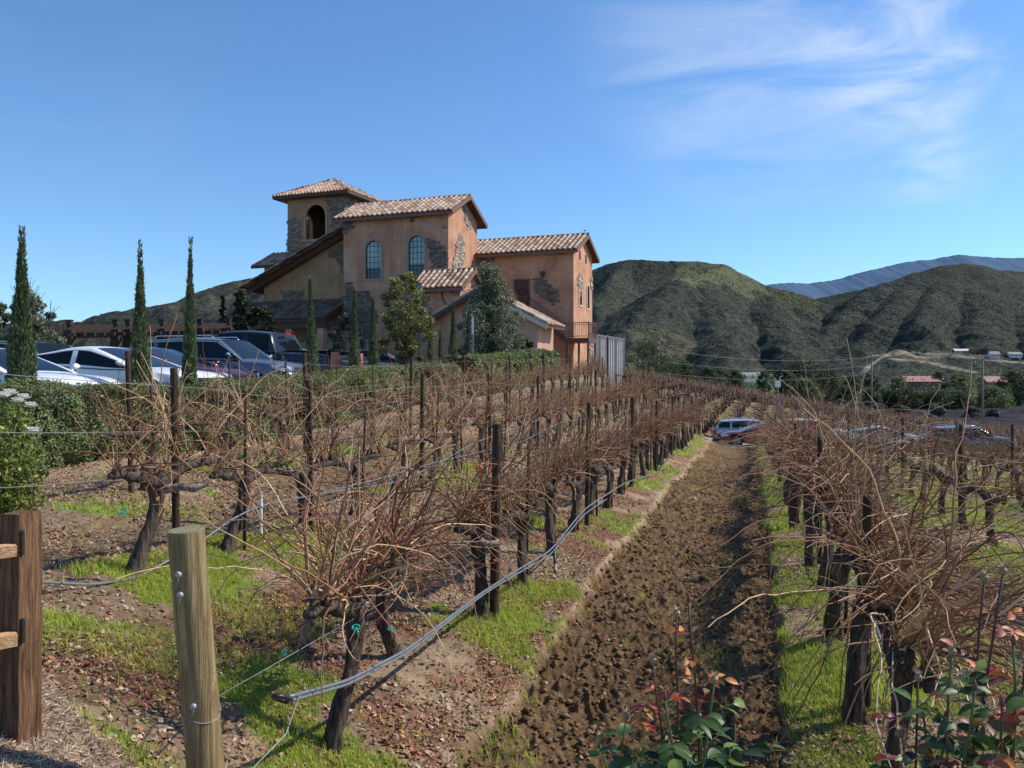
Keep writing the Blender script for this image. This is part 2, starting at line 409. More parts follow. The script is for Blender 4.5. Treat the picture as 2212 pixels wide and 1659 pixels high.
# ------------------------------------------------------------------ stuff on the ground
def sample(n, r0, r1, a0=-34, a1=34, p=.6):
    a = np.radians(RNG.uniform(a0, a1, n)); r = r0+(r1-r0)*RNG.random(n)**p
    # a mild bias to the near ground
    return r*np.sin(a), r*np.cos(a)
def blades(n, r0, r1, h0, h1, wid, p):
    x, y = sample(n, r0, r1, p=p)
    t, t2, g, red, bank, mul, near = zones(x, y)
    keep = RNG.random(n) < np.clip(g, 0, 1)*(1-mul*.97)+.03*(1-mul)*(1-t)
    x, y = x[keep], y[keep]; z = ground_z(x, y)
    m = len(x); a = RNG.uniform(0, 6.28, m); lean = RNG.uniform(.15, .8, m)
    lush = fbm(x*1.5, y*1.5, 2, 77)
    h = RNG.uniform(h0, h1, m)*(.5+lush)
    dx, dy = np.cos(a), np.sin(a); w = wid*RNG.uniform(.7, 1.3, m)
    P = np.stack([x, y, z-.005], -1)
    sd = np.stack([-dy*w, dx*w, 0*w], -1)
    mid = P+np.stack([dx*h*lean*.35, dy*h*lean*.35, h*.6], -1)
    tip = P+np.stack([dx*h*lean, dy*h*lean, h*.95], -1)
    V = np.stack([P-sd, P+sd, mid+sd*.7, mid-sd*.7, tip], 1).reshape(-1, 3)
    b = np.arange(m)[:, None]*5
    Q = np.concatenate([b+0, b+1, b+2, b+3], 1); Tt = np.concatenate([b+3, b+2, b+4], 1)
    k = RNG.random(m)
    c = np.stack([.36+.18*k, .47+.12*k, .05+.03*k], -1)*(.55+.75*lush)[:, None]
    dry = RNG.random(m) < .16; c[dry] = (.34, .26, .12)
    return V, Q, Tt, np.repeat(c, 5, 0)
def join_blades(L):
    n = 0; V = []; Q = []; T = []; C = []
    for v, q, t, c in L: V.append(v); Q.append(q+n); T.append(t+n); C.append(c); n += len(v)
    return np.concatenate(V), [np.concatenate(Q), np.concatenate(T)], np.concatenate(C)
V, Fc, C = join_blades([blades(170000, 3.3, 9, .025, .075, .0028, .75), blades(150000, 8, 20, .03, .08, .005, .8), blades(70000, 18, 42, .04, .10, .010, .8)])
tag(mk('grass', V, Fc, M_grass, col=C, smooth=False), 'short bright green winter grass growing between and under the vine rows', 'grass', kind='stuff')

def flakes(n, r0, r1, size, pick, colf, p=.8, lift=.006, asp=1.0, curl=.5):
    x, y = sample(n, r0, r1, p=p); Z = zones(x, y)
    keep = RNG.random(n) < pick(x, y, *Z); x, y = x[keep], y[keep]; z = ground_z(x, y); m = len(x)
    s = size*RNG.uniform(.5, 1.3, m); a = RNG.uniform(0, 6.28, m)
    t1 = RNG.normal(0, .45, m); t2 = RNG.normal(0, .45, m)
    A = np.stack([np.cos(a), np.sin(a), t1], -1)*s[:, None]; B = np.stack([-np.sin(a), np.cos(a), t2], -1)*(s*asp)[:, None]
    P = np.stack([x, y, z+lift+s*.2], -1); up = np.stack([0*s, 0*s, s*curl], -1)
    V = np.stack([P-A+up*.5, P-B*.8, P+A+up*.7, P+B*.8], 1).reshape(-1, 3)
    b = np.arange(m)[:, None]*4
    T = np.concatenate([np.concatenate([b, b+1, b+2], 1), np.concatenate([b, b+2, b+3], 1)])
    return V, T, np.repeat(colf(m), 4, 0)
def litc(m):
    pal = np.array([(.36, .22, .13), (.26, .15, .09), (.45, .31, .20), (.20, .12, .07), (.38, .16, .08), (.52, .38, .26)])
    return pal[RNG.integers(0, 6, m)]*RNG.uniform(.7, 1.2, (m, 1))
pl = lambda x, y, t, t2, g, red, bank, mul, near: np.clip(.8*sst(.45, .6, fbm(x*1.6, y*1.6, 3, 91))+.25-.15*g, 0, 1)*(1-.93*t)*(1-mul)*(1-bank)
L = [flakes(70000, 3.3, 13, .017, pl, litc), flakes(50000, 12, 38, .028, pl, litc)]
n = 0; V = []; T = []; C = []
for v, t, c in L: V.append(v); T.append(t+n); C.append(c); n += len(v)
tag(mk('leaf_litter', np.concatenate(V), np.concatenate(T), M_litter, col=np.concatenate(C), smooth=False), 'dry brown fallen vine leaves littering the ground between rows', 'leaf litter', kind='stuff')
def mulc(m):
    pal = np.array([(.38, .27, .18), (.52, .37, .25), (.68, .53, .38), (.20, .13, .09), (.55, .38, .27)])
    return pal[RNG.integers(0, 5, m)]*RNG.uniform(.6, 1.15, (m, 1))
v, t, c = flakes(120000, 2.6, 6.5, .022, lambda x, y, t, t2, g, red, bank, mul, near: mul, mulc, asp=.16, lift=.004, curl=.2)
tag(mk('bark_mulch', v, t, M_litter, col=c, smooth=False), 'shredded brown bark mulch beside the fence post at lower left', 'mulch', kind='stuff')
def redc(m):
    pal = np.array([(.38, .15, .09), (.26, .09, .06), (.42, .22, .12), (.26, .30, .07), (.30, .22, .12)])
    return pal[RNG.integers(0, 5, m)]*RNG.uniform(.7, 1.2, (m, 1))
v, t, c = flakes(110000, 4, 16, .010, lambda x, y, t, t2, g, red, bank, mul, near: np.clip(red*1.1, 0, 1), redc, curl=1.6, lift=.006)
tag(mk('red_groundcover', v, t, M_litter, col=c, smooth=False), 'low reddish weeds spreading on the bank of the first vine row', 'weeds', kind='stuff')
# clods of earth on the turned strip
def clods(n):
    x, y = sample(n, 3.6, 26, -20, 34, p=.9); t, t2, *_ = zones(x, y)
    k = RNG.random(n) < (t+.35*t2)*(.25+.9*sst(.4, .65, fbm(x*2.5, y*2.5, 3, 95))); x, y = x[k], y[k]; z = ground_z(x, y); m = len(x)
    oc = np.array([(1,0,0),(-1,0,0),(0,1,0),(0,-1,0),(0,0,1),(0,0,-1),(.6,.6,.55),(-.6,.6,.5),(.6,-.6,.5),(-.6,-.6,.55)], float)
    f = np.array([(4,0,6),(4,6,2),(4,2,7),(4,7,1),(4,1,9),(4,9,3),(4,3,8),(4,8,0),(6,0,2),(7,2,1),(9,1,3),(8,3,0),(5,2,0),(5,1,2),(5,3,1),(5,0,3)])
    s = .008+.026*RNG.random(m)**2.5
    V = oc[None]*(s[:, None, None]*RNG.uniform(.65, 1.35, (m, 10, 1)))*np.array([1, 1, .75])
    a = RNG.uniform(0, 6.28, m); ca, sa = np.cos(a)[:, None], np.sin(a)[:, None]
    X = V[..., 0]*ca-V[..., 1]*sa; Y = V[..., 0]*sa+V[..., 1]*ca; V[..., 0] = X; V[..., 1] = Y
    V += np.stack([x, y, z+s*.25], -1)[:, None]
    Fq = (f[None]+np.arange(m)[:, None, None]*10).reshape(-1, 3)
    c = np.array([.205, .130, .070])*RNG.uniform(.55, 1.6, (m, 1))
    return V.reshape(-1, 3), Fq, np.repeat(c, 10, 0)
v, f, c = clods(60000)
tag(mk('soil_clods', v, f, M_clod, col=c, smooth=True), 'loose crumbly brown clods of earth on the freshly tilled strip', 'soil', kind='stuff')

# ------------------------------------------------------------------ grapevines
def wob(P, amp, seed=None):
    P = np.asarray(P, float); n = len(P); q = RNG.normal(0, amp, (n, 3)); q[0] = 0
    return P+q
def cane(mb, p, d, L, r, droop, k=5, step=.085, tone=None, lat=.5, jit=.165):
    n = max(4, int(L/step)); P = [np.array(p, float)]; d = np.array(d, float); d /= np.linalg.norm(d)
    side = np.cross(d, (0, 0, 1.)); side /= np.linalg.norm(side)+1e-6
    cv = RNG.normal(0, .05, 3)
    for i in range(n):
        t = i/n
        d = d+RNG.normal(0, jit, 3)*.8+side*(.09 if i % 2 else -.09)+cv+np.array([0, 0, -droop*(.3+t)])*step*4
        d /= np.linalg.norm(d); P.append(P[-1]+d*L/n)
        if P[-1][2] < .12: P[-1][2] = .12; d[2] = abs(d[2])*.2
    P = np.array(P); rr = np.linspace(r, r*.45, len(P))
    if k > 3:
        rr = rr*(1+.30*(np.arange(len(P)) % 2))
    if tone is None:
        q = RNG.random()
        pal = [(.44, .215, .100), (.26, .110, .055), (.66, .42, .23), (.13, .060, .036), (.34, .16, .080)]
        tone = np.array(pal[int(q*5)])*RNG.uniform(.7, 1.1)
    mb.tube(P, rr, k, col=tone, cap=False)
    if lat and len(P) > 6:
        for _ in range(RNG.poisson(lat)):
            i = RNG.integers(2, len(P)-2); dd = (P[i+1]-P[i])/np.linalg.norm(P[i+1]-P[i])+RNG.normal(0, .7, 3)
            cane(mb, P[i], dd, L*RNG.uniform(.12, .4), r*.5, droop, max(3, k-1), step, tone*1.05, 0, jit)
def make_vine(style, ncane, detail=True, wind=0, H=.74):
    """returns trunk MB and cane MB in local coordinates: x along the row, -y to the right"""
    tb = MB(); cb = MB()
    H = H*RNG.uniform(.92, 1.06); n = 14 if detail else 5; k = 12 if detail else 5
    lx = RNG.normal(0, .07)
    if style == 'near': lx = .16
    z = np.linspace(-.08, H, n); P = np.c_[lx*z/H+.035*np.sin(z*6+RNG.random()*6), .03*np.sin(z*5+RNG.random()*6), z]
    r = .060+.030*np.exp(-z/.10)+.018*sst(H*.65, H, z); r *= RNG.uniform(.85, 1.12)*(.82 if detail else 1.1)
    tb.tube(P, r, k, nz=.34 if detail else .2)
    head = P[-1]
    for s in (-1, 1):
        m = 12 if detail else 4
        L = RNG.uniform(.6, .78); q = np.linspace(0, 1, m)
        A = np.c_[head[0]+s*q*L, head[1]+.05*np.sin(q*4+RNG.random()*5)*q, head[2]-.04+.13*np.sin(q*1.5)+RNG.normal(0, .012, m)]
        A[0] = head-np.array([0, 0, .06])
        tb.tube(A, (.046-.02*q)*RNG.uniform(.9, 1.15), max(5, k-4), nz=.4 if detail else .2)
        ns = 8 if detail else 4
        for i in range(ns):
            c = A[0]+(A[-1]-A[0])*((i+.6)/ns); c[2] = np.interp((i+.6)/ns, q, A[:, 2])
            c[1] = np.interp((i+.6)/ns, q, A[:, 1]); h = RNG.uniform(.05, .13)
            dr = np.array([RNG.normal(0, .4), RNG.normal(0, .4), 1]); dr /= np.linalg.norm(dr); tip = c+dr*h
            if detail: tb.tube(np.array([c, c+dr*h*.5+RNG.normal(0, .01, 3), tip]), [.026, .02, .022], 6, nz=.4)
            for _ in range(max(1, int(round(ncane/(2*ns)+RNG.normal(0, .5))))):
                if style == 'up':
                    d = (RNG.normal(0, .40), RNG.normal(0, .32), 1); L2 = RNG.uniform(.30, .98); dp = RNG.uniform(-.15, .25)
                    if RNG.random() < .22: d = (RNG.normal(0, .9), RNG.normal(0, .8), RNG.uniform(-.1, .7)); dp = .35
                elif style == 'long':
                    d = (RNG.normal(0, .45), RNG.normal(0, .4), RNG.uniform(.5, 1.2)); L2 = RNG.uniform(.35, 1.25); dp = RNG.uniform(-.1, .35)
                    if RNG.random() < .25: d = (RNG.normal(0, 1), RNG.normal(0, .8), RNG.uniform(-.2, .3)); L2 *= .8
                elif style == 'near':
                    d = (RNG.normal(-.1, .5), RNG.normal(-.02, .45), RNG.uniform(.5, 1.2)); L2 = RNG.uniform(.35, 1.35); dp = RNG.uniform(-.2, .7)
                    if RNG.random() < .3: d = (RNG.normal(0, 1), RNG.normal(0, .8), RNG.uniform(-.3, .5)); L2 = RNG.uniform(.5, 1.2); dp = RNG.uniform(-.5, .4)
                elif style == 'comb':
                    d = (RNG.normal(-.70, .32), RNG.normal(-.34, .33), RNG.uniform(.15, 1.0)); L2 = RNG.uniform(.6, 1.75); dp = RNG.uniform(.10, .50)
                cane(cb, tip, d, L2, (RNG.uniform(.0034, .0070) if style == 'near' else RNG.uniform(.0030, .0060)) if detail else RNG.uniform(.006, .010), dp, 5 if detail else 3, .085 if detail else .2, None, .8 if detail else .15)
    # a few curled brown leaves still hanging on the canes
    VV = np.concatenate(cb.V) if cb.n else np.zeros((1, 3)); nl = {'near': 46, 'up': 60, 'comb': 46, 'long': 40}[style] if detail else 12
    pk = VV[RNG.integers(0, len(VV), nl)]; s = RNG.uniform(.010, .022, nl) if detail else RNG.uniform(.03, .06, nl)
    for p, q in zip(pk, s):
        a = RNG.normal(size=3); a /= np.linalg.norm(a); b = np.cross(a, RNG.normal(size=3)); b /= np.linalg.norm(b); c_ = np.cross(a, b)
        cl = np.array([(.30, .13, .07), (.20, .09, .05), (.38, .20, .11), (.42, .12, .05)][RNG.integers(0, 4)])
        cb.add([p-a*q, p-b*q*.8+c_*q*.5, p+a*q, p+b*q*.8+c_*q*.5], [(0, 1, 2), (0, 2, 3)], cl)
    return tb, cb
PROTO = {}
def proto(style, i, ncane, detail=True):
    tb, cb = make_vine(style, ncane, detail)
    root = bpy.data.objects.new('grapevine', None)
    t = tb.build('trunk', M_bark, None, smooth=True); c = cb.build('cane_tangle', M_cane, None, smooth=True, col=True)
    COL.objects.unlink(t); COL.objects.unlink(c)
    PROTO.setdefault(style, []).append((t.data, c.data))
for i in range(8): proto('up', i, 130)
PROTO['sparse'] = []
for i in range(5): proto('long', i, 62); PROTO['sparse'].append(PROTO['long'].pop())
for i in range(6): proto('comb', i, 120)
PROTO['thin'] = []
for i in range(3): proto('comb', i, 26); PROTO['thin'].append(PROTO['comb'].pop())
for i in range(3): proto('near', i, 125)
ORD = ['first', 'second', 'third', 'fourth', 'fifth', 'sixth', 'seventh', 'eighth', 'ninth', 'tenth', 'eleventh', 'twelfth', 'thirteenth', 'fourteenth']
ROWNAME = {1: 'row along left edge of tilled strip', 2: 'second row left of tilled strip', 3: 'third row left, next to hedge', 0: 'row along right edge of tilled strip',
           -1: 'second row right of tilled strip', -2: 'third row right of tilled strip', -3: 'fourth row right of tilled strip', -4: 'fifth row right of tilled strip'}
ANG = math.atan2(CU, SU)
def vine(u, v, style, row, idx, label=None, sc=1.0, which=None, flip=False):
    x, y = uv2xy(u, v+RNG.normal(0, .03)); z = gz(x, y)
    nm = ROWNAME[row]
    if label is None:
        nears = 9 if row in (0, 1, 2) else 5
        if idx < nears: label = 'leafless grapevine, %s in the %s' % (ORD[idx], nm)
        else: label = 'leafless grapevine in the far part of the %s' % nm
    o = thing('grapevine', label, 'grapevine', (x, y, z-.01), ANG+(math.pi if flip else 0)+RNG.normal(0, .04), 'grapevines in the ' + nm)
    td, cd = PROTO[style][which if which is not None else RNG.integers(0, len(PROTO[style]))]
    t = bpy.data.objects.new('trunk', td); t.parent = o; COL.objects.link(t)
    c = bpy.data.objects.new('cane_tangle', cd); c.parent = o; COL.objects.link(c)
    s = sc*RNG.uniform(.94, 1.06); o.scale = (RNG.uniform(.95, 1.05), s, s)
    return o
NV = 0
def row_post(u, v, row, idx, h=1.72, r=.036, lean=(0, 0), label=None):
    x, y = uv2xy(u, v); z = gz(x, y)
    mb = MB(); mb.tube([(0, 0, -.2), (lean[0]*.5, lean[1]*.5, h*.5), (lean[0], lean[1], h)], [r, r*.97, r*.94], 8, nz=.06)
    o = mb.build('vineyard_post', M_postw, smooth=True, sharp=50); o.location = (x, y, z)
    nm = ROWNAME[row]
    if label is None:
        label = ('dark trellis post, %s in the %s' % (ORD[idx], nm)) if idx < 5 else 'dark trellis post in the far part of the %s' % nm
    tag(o, label, 'post', 'trellis posts in the ' + nm); return o
# row 1
us = [4.3, 5.7, 7.05, 8.3, 9.6, 11.0]; 
while us[-1] < 39: us.append(us[-1]+1.45)
for i, u in enumerate(us):
    st = 'near' if i < 3 else 'up'
    lb = ['twisted old grapevine nearest the leaning round wooden end post', None, 'grapevine tied to the dark post hung with an orange leaf'][i] if i < 3 else None
    o = vine(u, -2.3 if i != 1 else -2.55, st, 1, i, lb, which=i if st == 'near' else None, sc=1.0, flip=(i == 1)); NV += 1
for i, u in enumerate([7.15, 11.6, 16.2, 20.6, 24.9, 29.3, 33.5, 38.8]): row_post(u, -2.22, 1, i, 1.74, .045 if i == 0 else .036, (.03, .0))
# row 2
us2 = [5.55]
while us2[-1] < 42: us2.append(us2[-1]+(1.25 if us2[-1] < 20 else 1.5))
for i, u in enumerate(us2): vine(u, -4.7, 'sparse' if u < 17 else 'up', 2, i, 'thick trunked grapevine with sprawling canes, nearest in the row beside the white rose bush' if i == 0 else None, which=None, sc=1.05 if i == 0 else .92); NV += 1
for i, u in enumerate([5.95, 8.2, 11.4, 14.8, 18.4, 22, 26, 30, 34, 38, 42]): row_post(u, -4.66, 2, i, 1.68, .034, (random.uniform(-.05, .05), 0))
us3 = [8.5]
while us3[-1] < 44: us3.append(us3[-1]+1.55)
for i, u in enumerate(us3): vine(u, -7.1, 'sparse' if u < 24 else 'up', 3, i, sc=.88); NV += 1
for i, u in enumerate([8.2, 12.2, 16.6, 20.2, 24.4, 28.6, 33, 37, 41]): row_post(u, -7.05, 3, i, 1.68, .034, (random.uniform(-.05, .05), 0))
# right rows
us0 = [4.75, 6.05, 7.5]
while us0[-1] < 39: us0.append(us0[-1]+1.4)
for i, u in enumerate(us0): vine(u, .75, 'comb', 0, i, {0: 'grapevine behind the lower right rose bush, its canes sweeping down right', 1: 'grapevine with thick dark trunk, nearest fully seen right of tilled strip'}.get(i), sc=1.12 if i == 1 else (1.03 if us0[i] < 18 else .88), which=i if i < 2 else None); NV += 1
for i, u in enumerate([6.3, 10.4, 16, 22, 28, 34, 39]): row_post(u, .8, 0, i, 1.5, .034)
for k in range(1, 5):
    v = ROWS[-k]; u = max(4.2, 2.55*v); i = 0
    while u < 43:
        vine(u, v, 'comb' if u < 12 else 'thin', -k, i, sc=.9 if u < 18 else .80); NV += 1; i += 1; u += 1.5
    for i, u in enumerate(np.arange(max(5.5, 2.6*v+1.1), 43, 5.2)): row_post(u, v+.03, -k, i, 1.62, .034)

# thin stakes, one tied to each vine of the nearer rows
mbs = MB(); mbs.tube([(0, 0, -.15), (.01, 0, .75), (.015, .01, 1.5)], [.017, .016, .015], 6); STK = mbs.build('vine_stake', M_postw, smooth=True); COL.objects.unlink(STK)
for rk, ul in ((1, us[3:]), (2, us2[1:]), (3, us3), (0, us0[2:])):
    for i, u in enumerate(ul):
        x, y = uv2xy(u+.11, ROWS[rk]+.05); o = STK.copy(); COL.objects.link(o); o.location = (x, y, gz(x, y)); o.rotation_euler = (RNG.normal(0, .025), RNG.normal(0, .025), RNG.uniform(0, 6)); o.scale = (1, 1, RNG.uniform(.85, 1.08) if rk else .8)
        tag(o, ('thin dark stake, %s in the %s' % (ORD[i], ROWNAME[rk])) if i < 7 else 'thin dark stake in the far part of the %s' % ROWNAME[rk], 'stake', 'thin stakes in the ' + ROWNAME[rk])
# far vines: one light mesh each
FARV = []
def farvine(full):
    tb, cb = make_vine('up', full, False)
    mb = MB()
    for q, c in ((tb, (.045, .03, .022)), (cb, None)):
        V = np.concatenate(q.V); CC = np.concatenate(q.C) if c is None else np.tile(c, (len(V), 1))
        mb.add(V, q.F, CC)
    mb.tube([(0.1, 0, 0), (.1, 0, 1.15+.45*RNG.random())], [.045, .045], 5, col=(.035, .022, .018))
    return mb
for i in range(7): FARV.append(farvine(18).build('grapevine', M_cane, smooth=True, col=True))
for o in FARV: COL.objects.unlink(o)
cand = []
RDX, RDY = .93, -.37
for v in np.arange(-40, 60, 2.3):
    for u in np.arange(-70, 110, 1.5):
        x = 12+u*RDX-v*RDY*-1+RNG.normal(0, .1); y = 70+u*RDY+v*RDX+RNG.normal(0, .1)
        if y < 50 or y > 132: continue
        t = x/y
        if t > .64 or t < .09: continue
        if y < 54.0+.05*(x-20) or (x < 9.5 and y < 66): continue
        cand.append((math.hypot(x, y), x, y))
cand.sort()
NIND = max(0, 296-NV)
idx = 0; stuffV = []; stuffF = []; stuffC = []; n0 = 0
farm = []
for o in FARV:
    me = o.data; vv = np.zeros(len(me.vertices)*3); me.vertices.foreach_get('co', vv); cc = np.zeros(len(me.vertices)*4); me.color_attributes['Col'].data.foreach_get('color', cc)
    q = [tuple(p.vertices) for p in me.polygons]
    farm.append((vv.reshape(-1, 3), cc.reshape(-1, 4)[:, :3], q))
for d, x, y in cand:
    z = gz(x, y); k = int(RNG.integers(0, len(FARV))); rot = math.atan2(RDY, RDX)+RNG.normal(0, .1)+(math.pi if RNG.random() < .5 else 0)
    if idx < NIND:
        o = FARV[k].copy(); COL.objects.link(o); o.location = (x, y, z); o.rotation_euler = (0, 0, rot)
        lab = 'small bare grapevine on the grassy slope beyond the parked cars' if x < 30 else 'small bare grapevine in the low field beyond the parked cars'
        tag(o, lab, 'grapevine', 'far grapevines ' + ('on the slope' if x < 30 else 'in the low field')); idx += 1
    else:
        V, c, q = farm[k]; ca, sa = math.cos(rot), math.sin(rot)
        W = V @ np.array([[ca, sa, 0], [-sa, ca, 0], [0, 0, 1]])+np.array([x, y, z])
        stuffV.append(W); stuffC.append(c); stuffF += [tuple(i+n0 for i in f) for f in q]; n0 += len(W)
if stuffV:
    tag(mk('distant_vineyard', np.concatenate(stuffV), stuffF, M_cane, col=np.concatenate(stuffC)), 'far rows of bare vines merging into brown haze on the slope and flat', 'vineyard', kind='stuff')
# vineyard rows on the valley floor as low bushy lines
mb = MB()
for k in range(60):
    y0 = 137+k*3.4; x0 = y0*.20; x1 = y0*.8; xs = np.arange(x0, x1, 1.0)
    zz = base(xs, np.full(len(xs), y0)); hh = .9+.5*fbm(xs*.8, xs*0+k, 3, 101+k)
    V = np.concatenate([np.c_[xs, np.full(len(xs), y0-.3), zz+.3], np.c_[xs, y0+0*xs, zz+hh+.3], np.c_[xs, np.full(len(xs), y0+.3), zz+.3]])
    m = len(xs); Fq = [(i, i+1, m+i+1, m+i) for i in range(m-1)]+[(m+i, m+i+1, 2*m+i+1, 2*m+i) for i in range(m-1)]
    mb.add(V, Fq, np.repeat(np.array([(.27, .17, .12)])*RNG.uniform(.5, 1.3, (len(V), 1)), 1, 0))
tag(mb.build('valley_vine_rows', M_cane, smooth=False, col=True), 'reddish brown dormant vine rows crossing the flat valley floor', 'vineyard', kind='stuff')

# ------------------------------------------------------------------ wires, hoses, end post
def cable(name, pts, r, mat, label, cat, k=6, group=None):
    P = np.array(pts, float); o0 = P[0].copy()
    mb = MB(); mb.tube(P-o0, r, k); o = mb.build(name, mat, smooth=True); o.location = o0; tag(o, label, cat, group); return o
def rowline(v, u0, u1, h, n=60, sag=.02):
    out = []
    for u in np.linspace(u0, u1, n):
        x, y = uv2xy(u, v); out.append((x, y, gz(x, y)+h+sag*math.sin(u*1.35)))
    return out
WL = {1: 'row along left edge of tilled strip', 2: 'second row left of tilled strip', 3: 'row next to the hedge', 0: 'row right of the tilled strip', -1: 'second row right of the tilled strip'}
for rk, u0 in ((1, 4.2), (2, 3.9), (3, 12), (0, 5.8), (-1, 8)):
    for h, hn in ((.76, 'lower'), (1.12, 'middle'), (1.5, 'upper')):
        if rk == 0 and h > 1.2: continue
        cable('trellis_wire', rowline(ROWS[rk]+.03, u0, 40, h), .0022, M_wire, '%s thin steel trellis wire of the %s' % (hn, WL[rk]), 'wire', 4, 'trellis wires')
def hosepts(tab, v):
    out = []
    for px, py in tab:
        Y = on_v(px, v); out.append(at(px, py, Y))
    P = np.array(out); s = np.arange(len(P)); q = np.linspace(0, len(P)-1, 120)
    # smooth interpolation
    Pq = np.stack([np.interp(q, s, P[:, i]) for i in range(3)], 1)
    for _ in range(4): Pq[1:-1] = (Pq[:-2]+Pq[1:-1]*2+Pq[2:])/4
    return Pq
H1 = [(622, 1508), (750, 1473), (880, 1405), (1040, 1282), (1112, 1236), (1190, 1190), (1262, 1100), (1352, 1042), (1425, 1020), (1447, 985), (1500, 958)]
P1 = hosepts(H1, -2.12)
cable('drip_hose', P1, .0095, M_hose, 'grey irrigation hose sagging along the row left of the tilled strip, upper of the pair', 'hose', 8)
P1b = P1[:78]-np.array([.0, 0, .022]); P1b[40:, 2] -= np.linspace(0, .05, 38)
cable('drip_hose', P1b, .0085, M_hose, 'second thinner hose strapped just below the grey irrigation hose', 'hose', 8)
lp = P1[0]; loop = [lp+np.array([0.03*math.cos(a)-.03-.02*math.sin(a), -.05*math.sin(a), .035*math.sin(a)-.01]) for a in np.linspace(-.6, 4.6, 16)]
cable('hose_loop', loop, .011, M_black, 'black folded end loop of the irrigation hose near the round post', 'hose end', 8)
H2 = [(20, 1250), (80, 1258), (200, 1265), (300, 1247), (365, 1210), (430, 1172), (500, 1122), (560, 1092), (720, 1062), (860, 1042), (940, 1005), (1020, 958), (1100, 930), (1170, 905)]
cable('drip_hose', hosepts(H2, -4.62), .0095, M_hose, 'grey irrigation hose looping behind the round post, second row', 'hose', 8)
H0 = [(2060, 1640), (1960, 1530), (1905, 1440), (1862, 1330), (1800, 1250), (1770, 1190), (1740, 1120), (1700, 1050)]
P0 = []
for (px, py), u in zip(H0, (4.9, 5.6, 6.2, 7.2, 8.6, 10, 12, 15)):
    x, y = uv2xy(u, .95); P0.append((x, y, gz(x, y)+.3+.08*math.sin(u*2)))
P0 = np.array(P0); q = np.linspace(0, len(P0)-1, 60); P0 = np.stack([np.interp(q, range(len(P0)), P0[:, i]) for i in range(3)], 1)
for _ in range(4): P0[1:-1] = (P0[:-2]+P0[1:-1]*2+P0[2:])/4
cable('drip_hose', P0, .009, M_hose, 'pale drip hose behind the dark trunks right of the tilled strip', 'hose', 8)
# leaning end post
x0, y0, z0 = at(449, 1760, 3.46)
x1, y1, z1 = at(400, 1146, 3.40)
zb = gz(x0, y0)
ep = thing('end_post', 'leaning round weathered wooden end post with bolts in the foreground', 'post', (x0, y0, zb))
d = np.array([x1-x0, y1-y0, z1-z0]); d = d*((z1-zb+.25)/d[2]); top = np.array([x1-x0, y1-y0, z1-zb]); bot = top-d
q = np.linspace(0, 1, 22)[:, None]; mb = MB(); mb.tube(bot+(top-bot)*q, np.linspace(.078, .0715, 22)*(1+.008*np.sin(np.arange(22)*1.3)), 28, nz=.012)
mb.build('shaft', M_roundpost, ep, smooth=True, sharp=40)
mb = MB(); ax_ = (top-bot)/np.linalg.norm(top-bot); mb.tube(np.array([top-ax_*.004, top+ax_*.004]), [.0716, .069], 28); mb.build('end_grain', M_posttop, ep, smooth=False)
for k, f in enumerate((.895, .842, .55)):
    c = bot+(top-bot)*(f+.0)
    mb = MB(); side = np.array([-.012 if k < 2 else .002, -.074, 0]); mb.tube(np.array([c+side, c+side*1.12, c+side*1.2]), [.013, .014, .009], 8)
    mb.tube(np.array([c+side*1.1, c+side*1.16+(0.004, 0, -.02), c+side*1.12+(-.006, 0, -.045)]), [.002, .002, .0015], 5)
    mb.build('bolt', M_metal, ep, smooth=True)
mb = MB()
for f, a0, a1 in ((.515, 0, 6.4), (.30, 0, 6.5)):
    c = bot+(top-bot)*f; mb.tube(np.array([c+np.array([.0775*math.cos(a), .0775*math.sin(a), .012*math.sin(a*2)-.012*a/6]) for a in np.linspace(a0, a1, 30)]), .0022, 4)
mb.build('wire_wrap', M_wire, ep, smooth=True)
cpost = np.array([x0, y0, zb])+bot+(top-bot)*.30
mb = None
cable('tension_wire', [cpost+(.07, -.03, 0), cpost+(.16, .1, .05), cpost+(.26, .25, .13), P1[2]], .003, M_wire, 'twisted wire tying the round post to the irrigation hose', 'wire', 5)
cp2 = np.array([x0, y0, zb])+bot+(top-bot)*.555
xw, yw = uv2xy(4.9, -2.27); cable('tension_wire', [cp2+(.07, 0, 0), (xw, yw, gz(xw, yw)+.70)], .002, M_wire, 'straight thin wire from the middle of round post to first vine', 'wire', 4)
x3, y3, z3 = at(80, 1198, 5.7); x4, y4, z4 = at(560, 1090, 8.3)
cable('tension_wire', [(x3, y3, z3), at(300, 1145, 6.8), (x4, y4, z4)], .002, M_wire, 'pale guide wire slanting from the fence post toward second row', 'wire', 4)
# ties
def tie(p, label, s=.02):
    s = s*.62
    mb = MB(); mb.tube(np.array([(s*1.1*math.cos(a), s*.7*math.sin(a), s*.6*math.sin(a)) for a in np.linspace(0, 6, 12)]), .0045, 5)
    mb.tube(np.array([(0, 0, 0), (s*.6, -s*.3, -s*1.2), (s*.4, 0, -s*2.4)]), [.004, .006, .002], 4); mb.tube(np.array([(0, 0, 0), (-s*.8, 0, -s*.8)]), .004, 4)
    o = mb.build('tie_tape', M_tie); o.location = p; tag(o, label, 'tie')
tie(at(768, 1357, 4.35), 'green plastic tie on the first vine beside its fork', .028)
tie(at(843, 1360, 4.7), 'green plastic tie on cordon just right of the forked trunk')
tie(at(612, 1410, 4.4), 'green plastic tie low on the wire left of forked trunk', .016)
tie(at(264, 1105, 6.3), 'long green ribbon tie hanging left of the thick trunk', .045)
tie(at(1146, 846+1000-800+2, 9.2), 'green tie on the grapevine behind the dark post', .02)
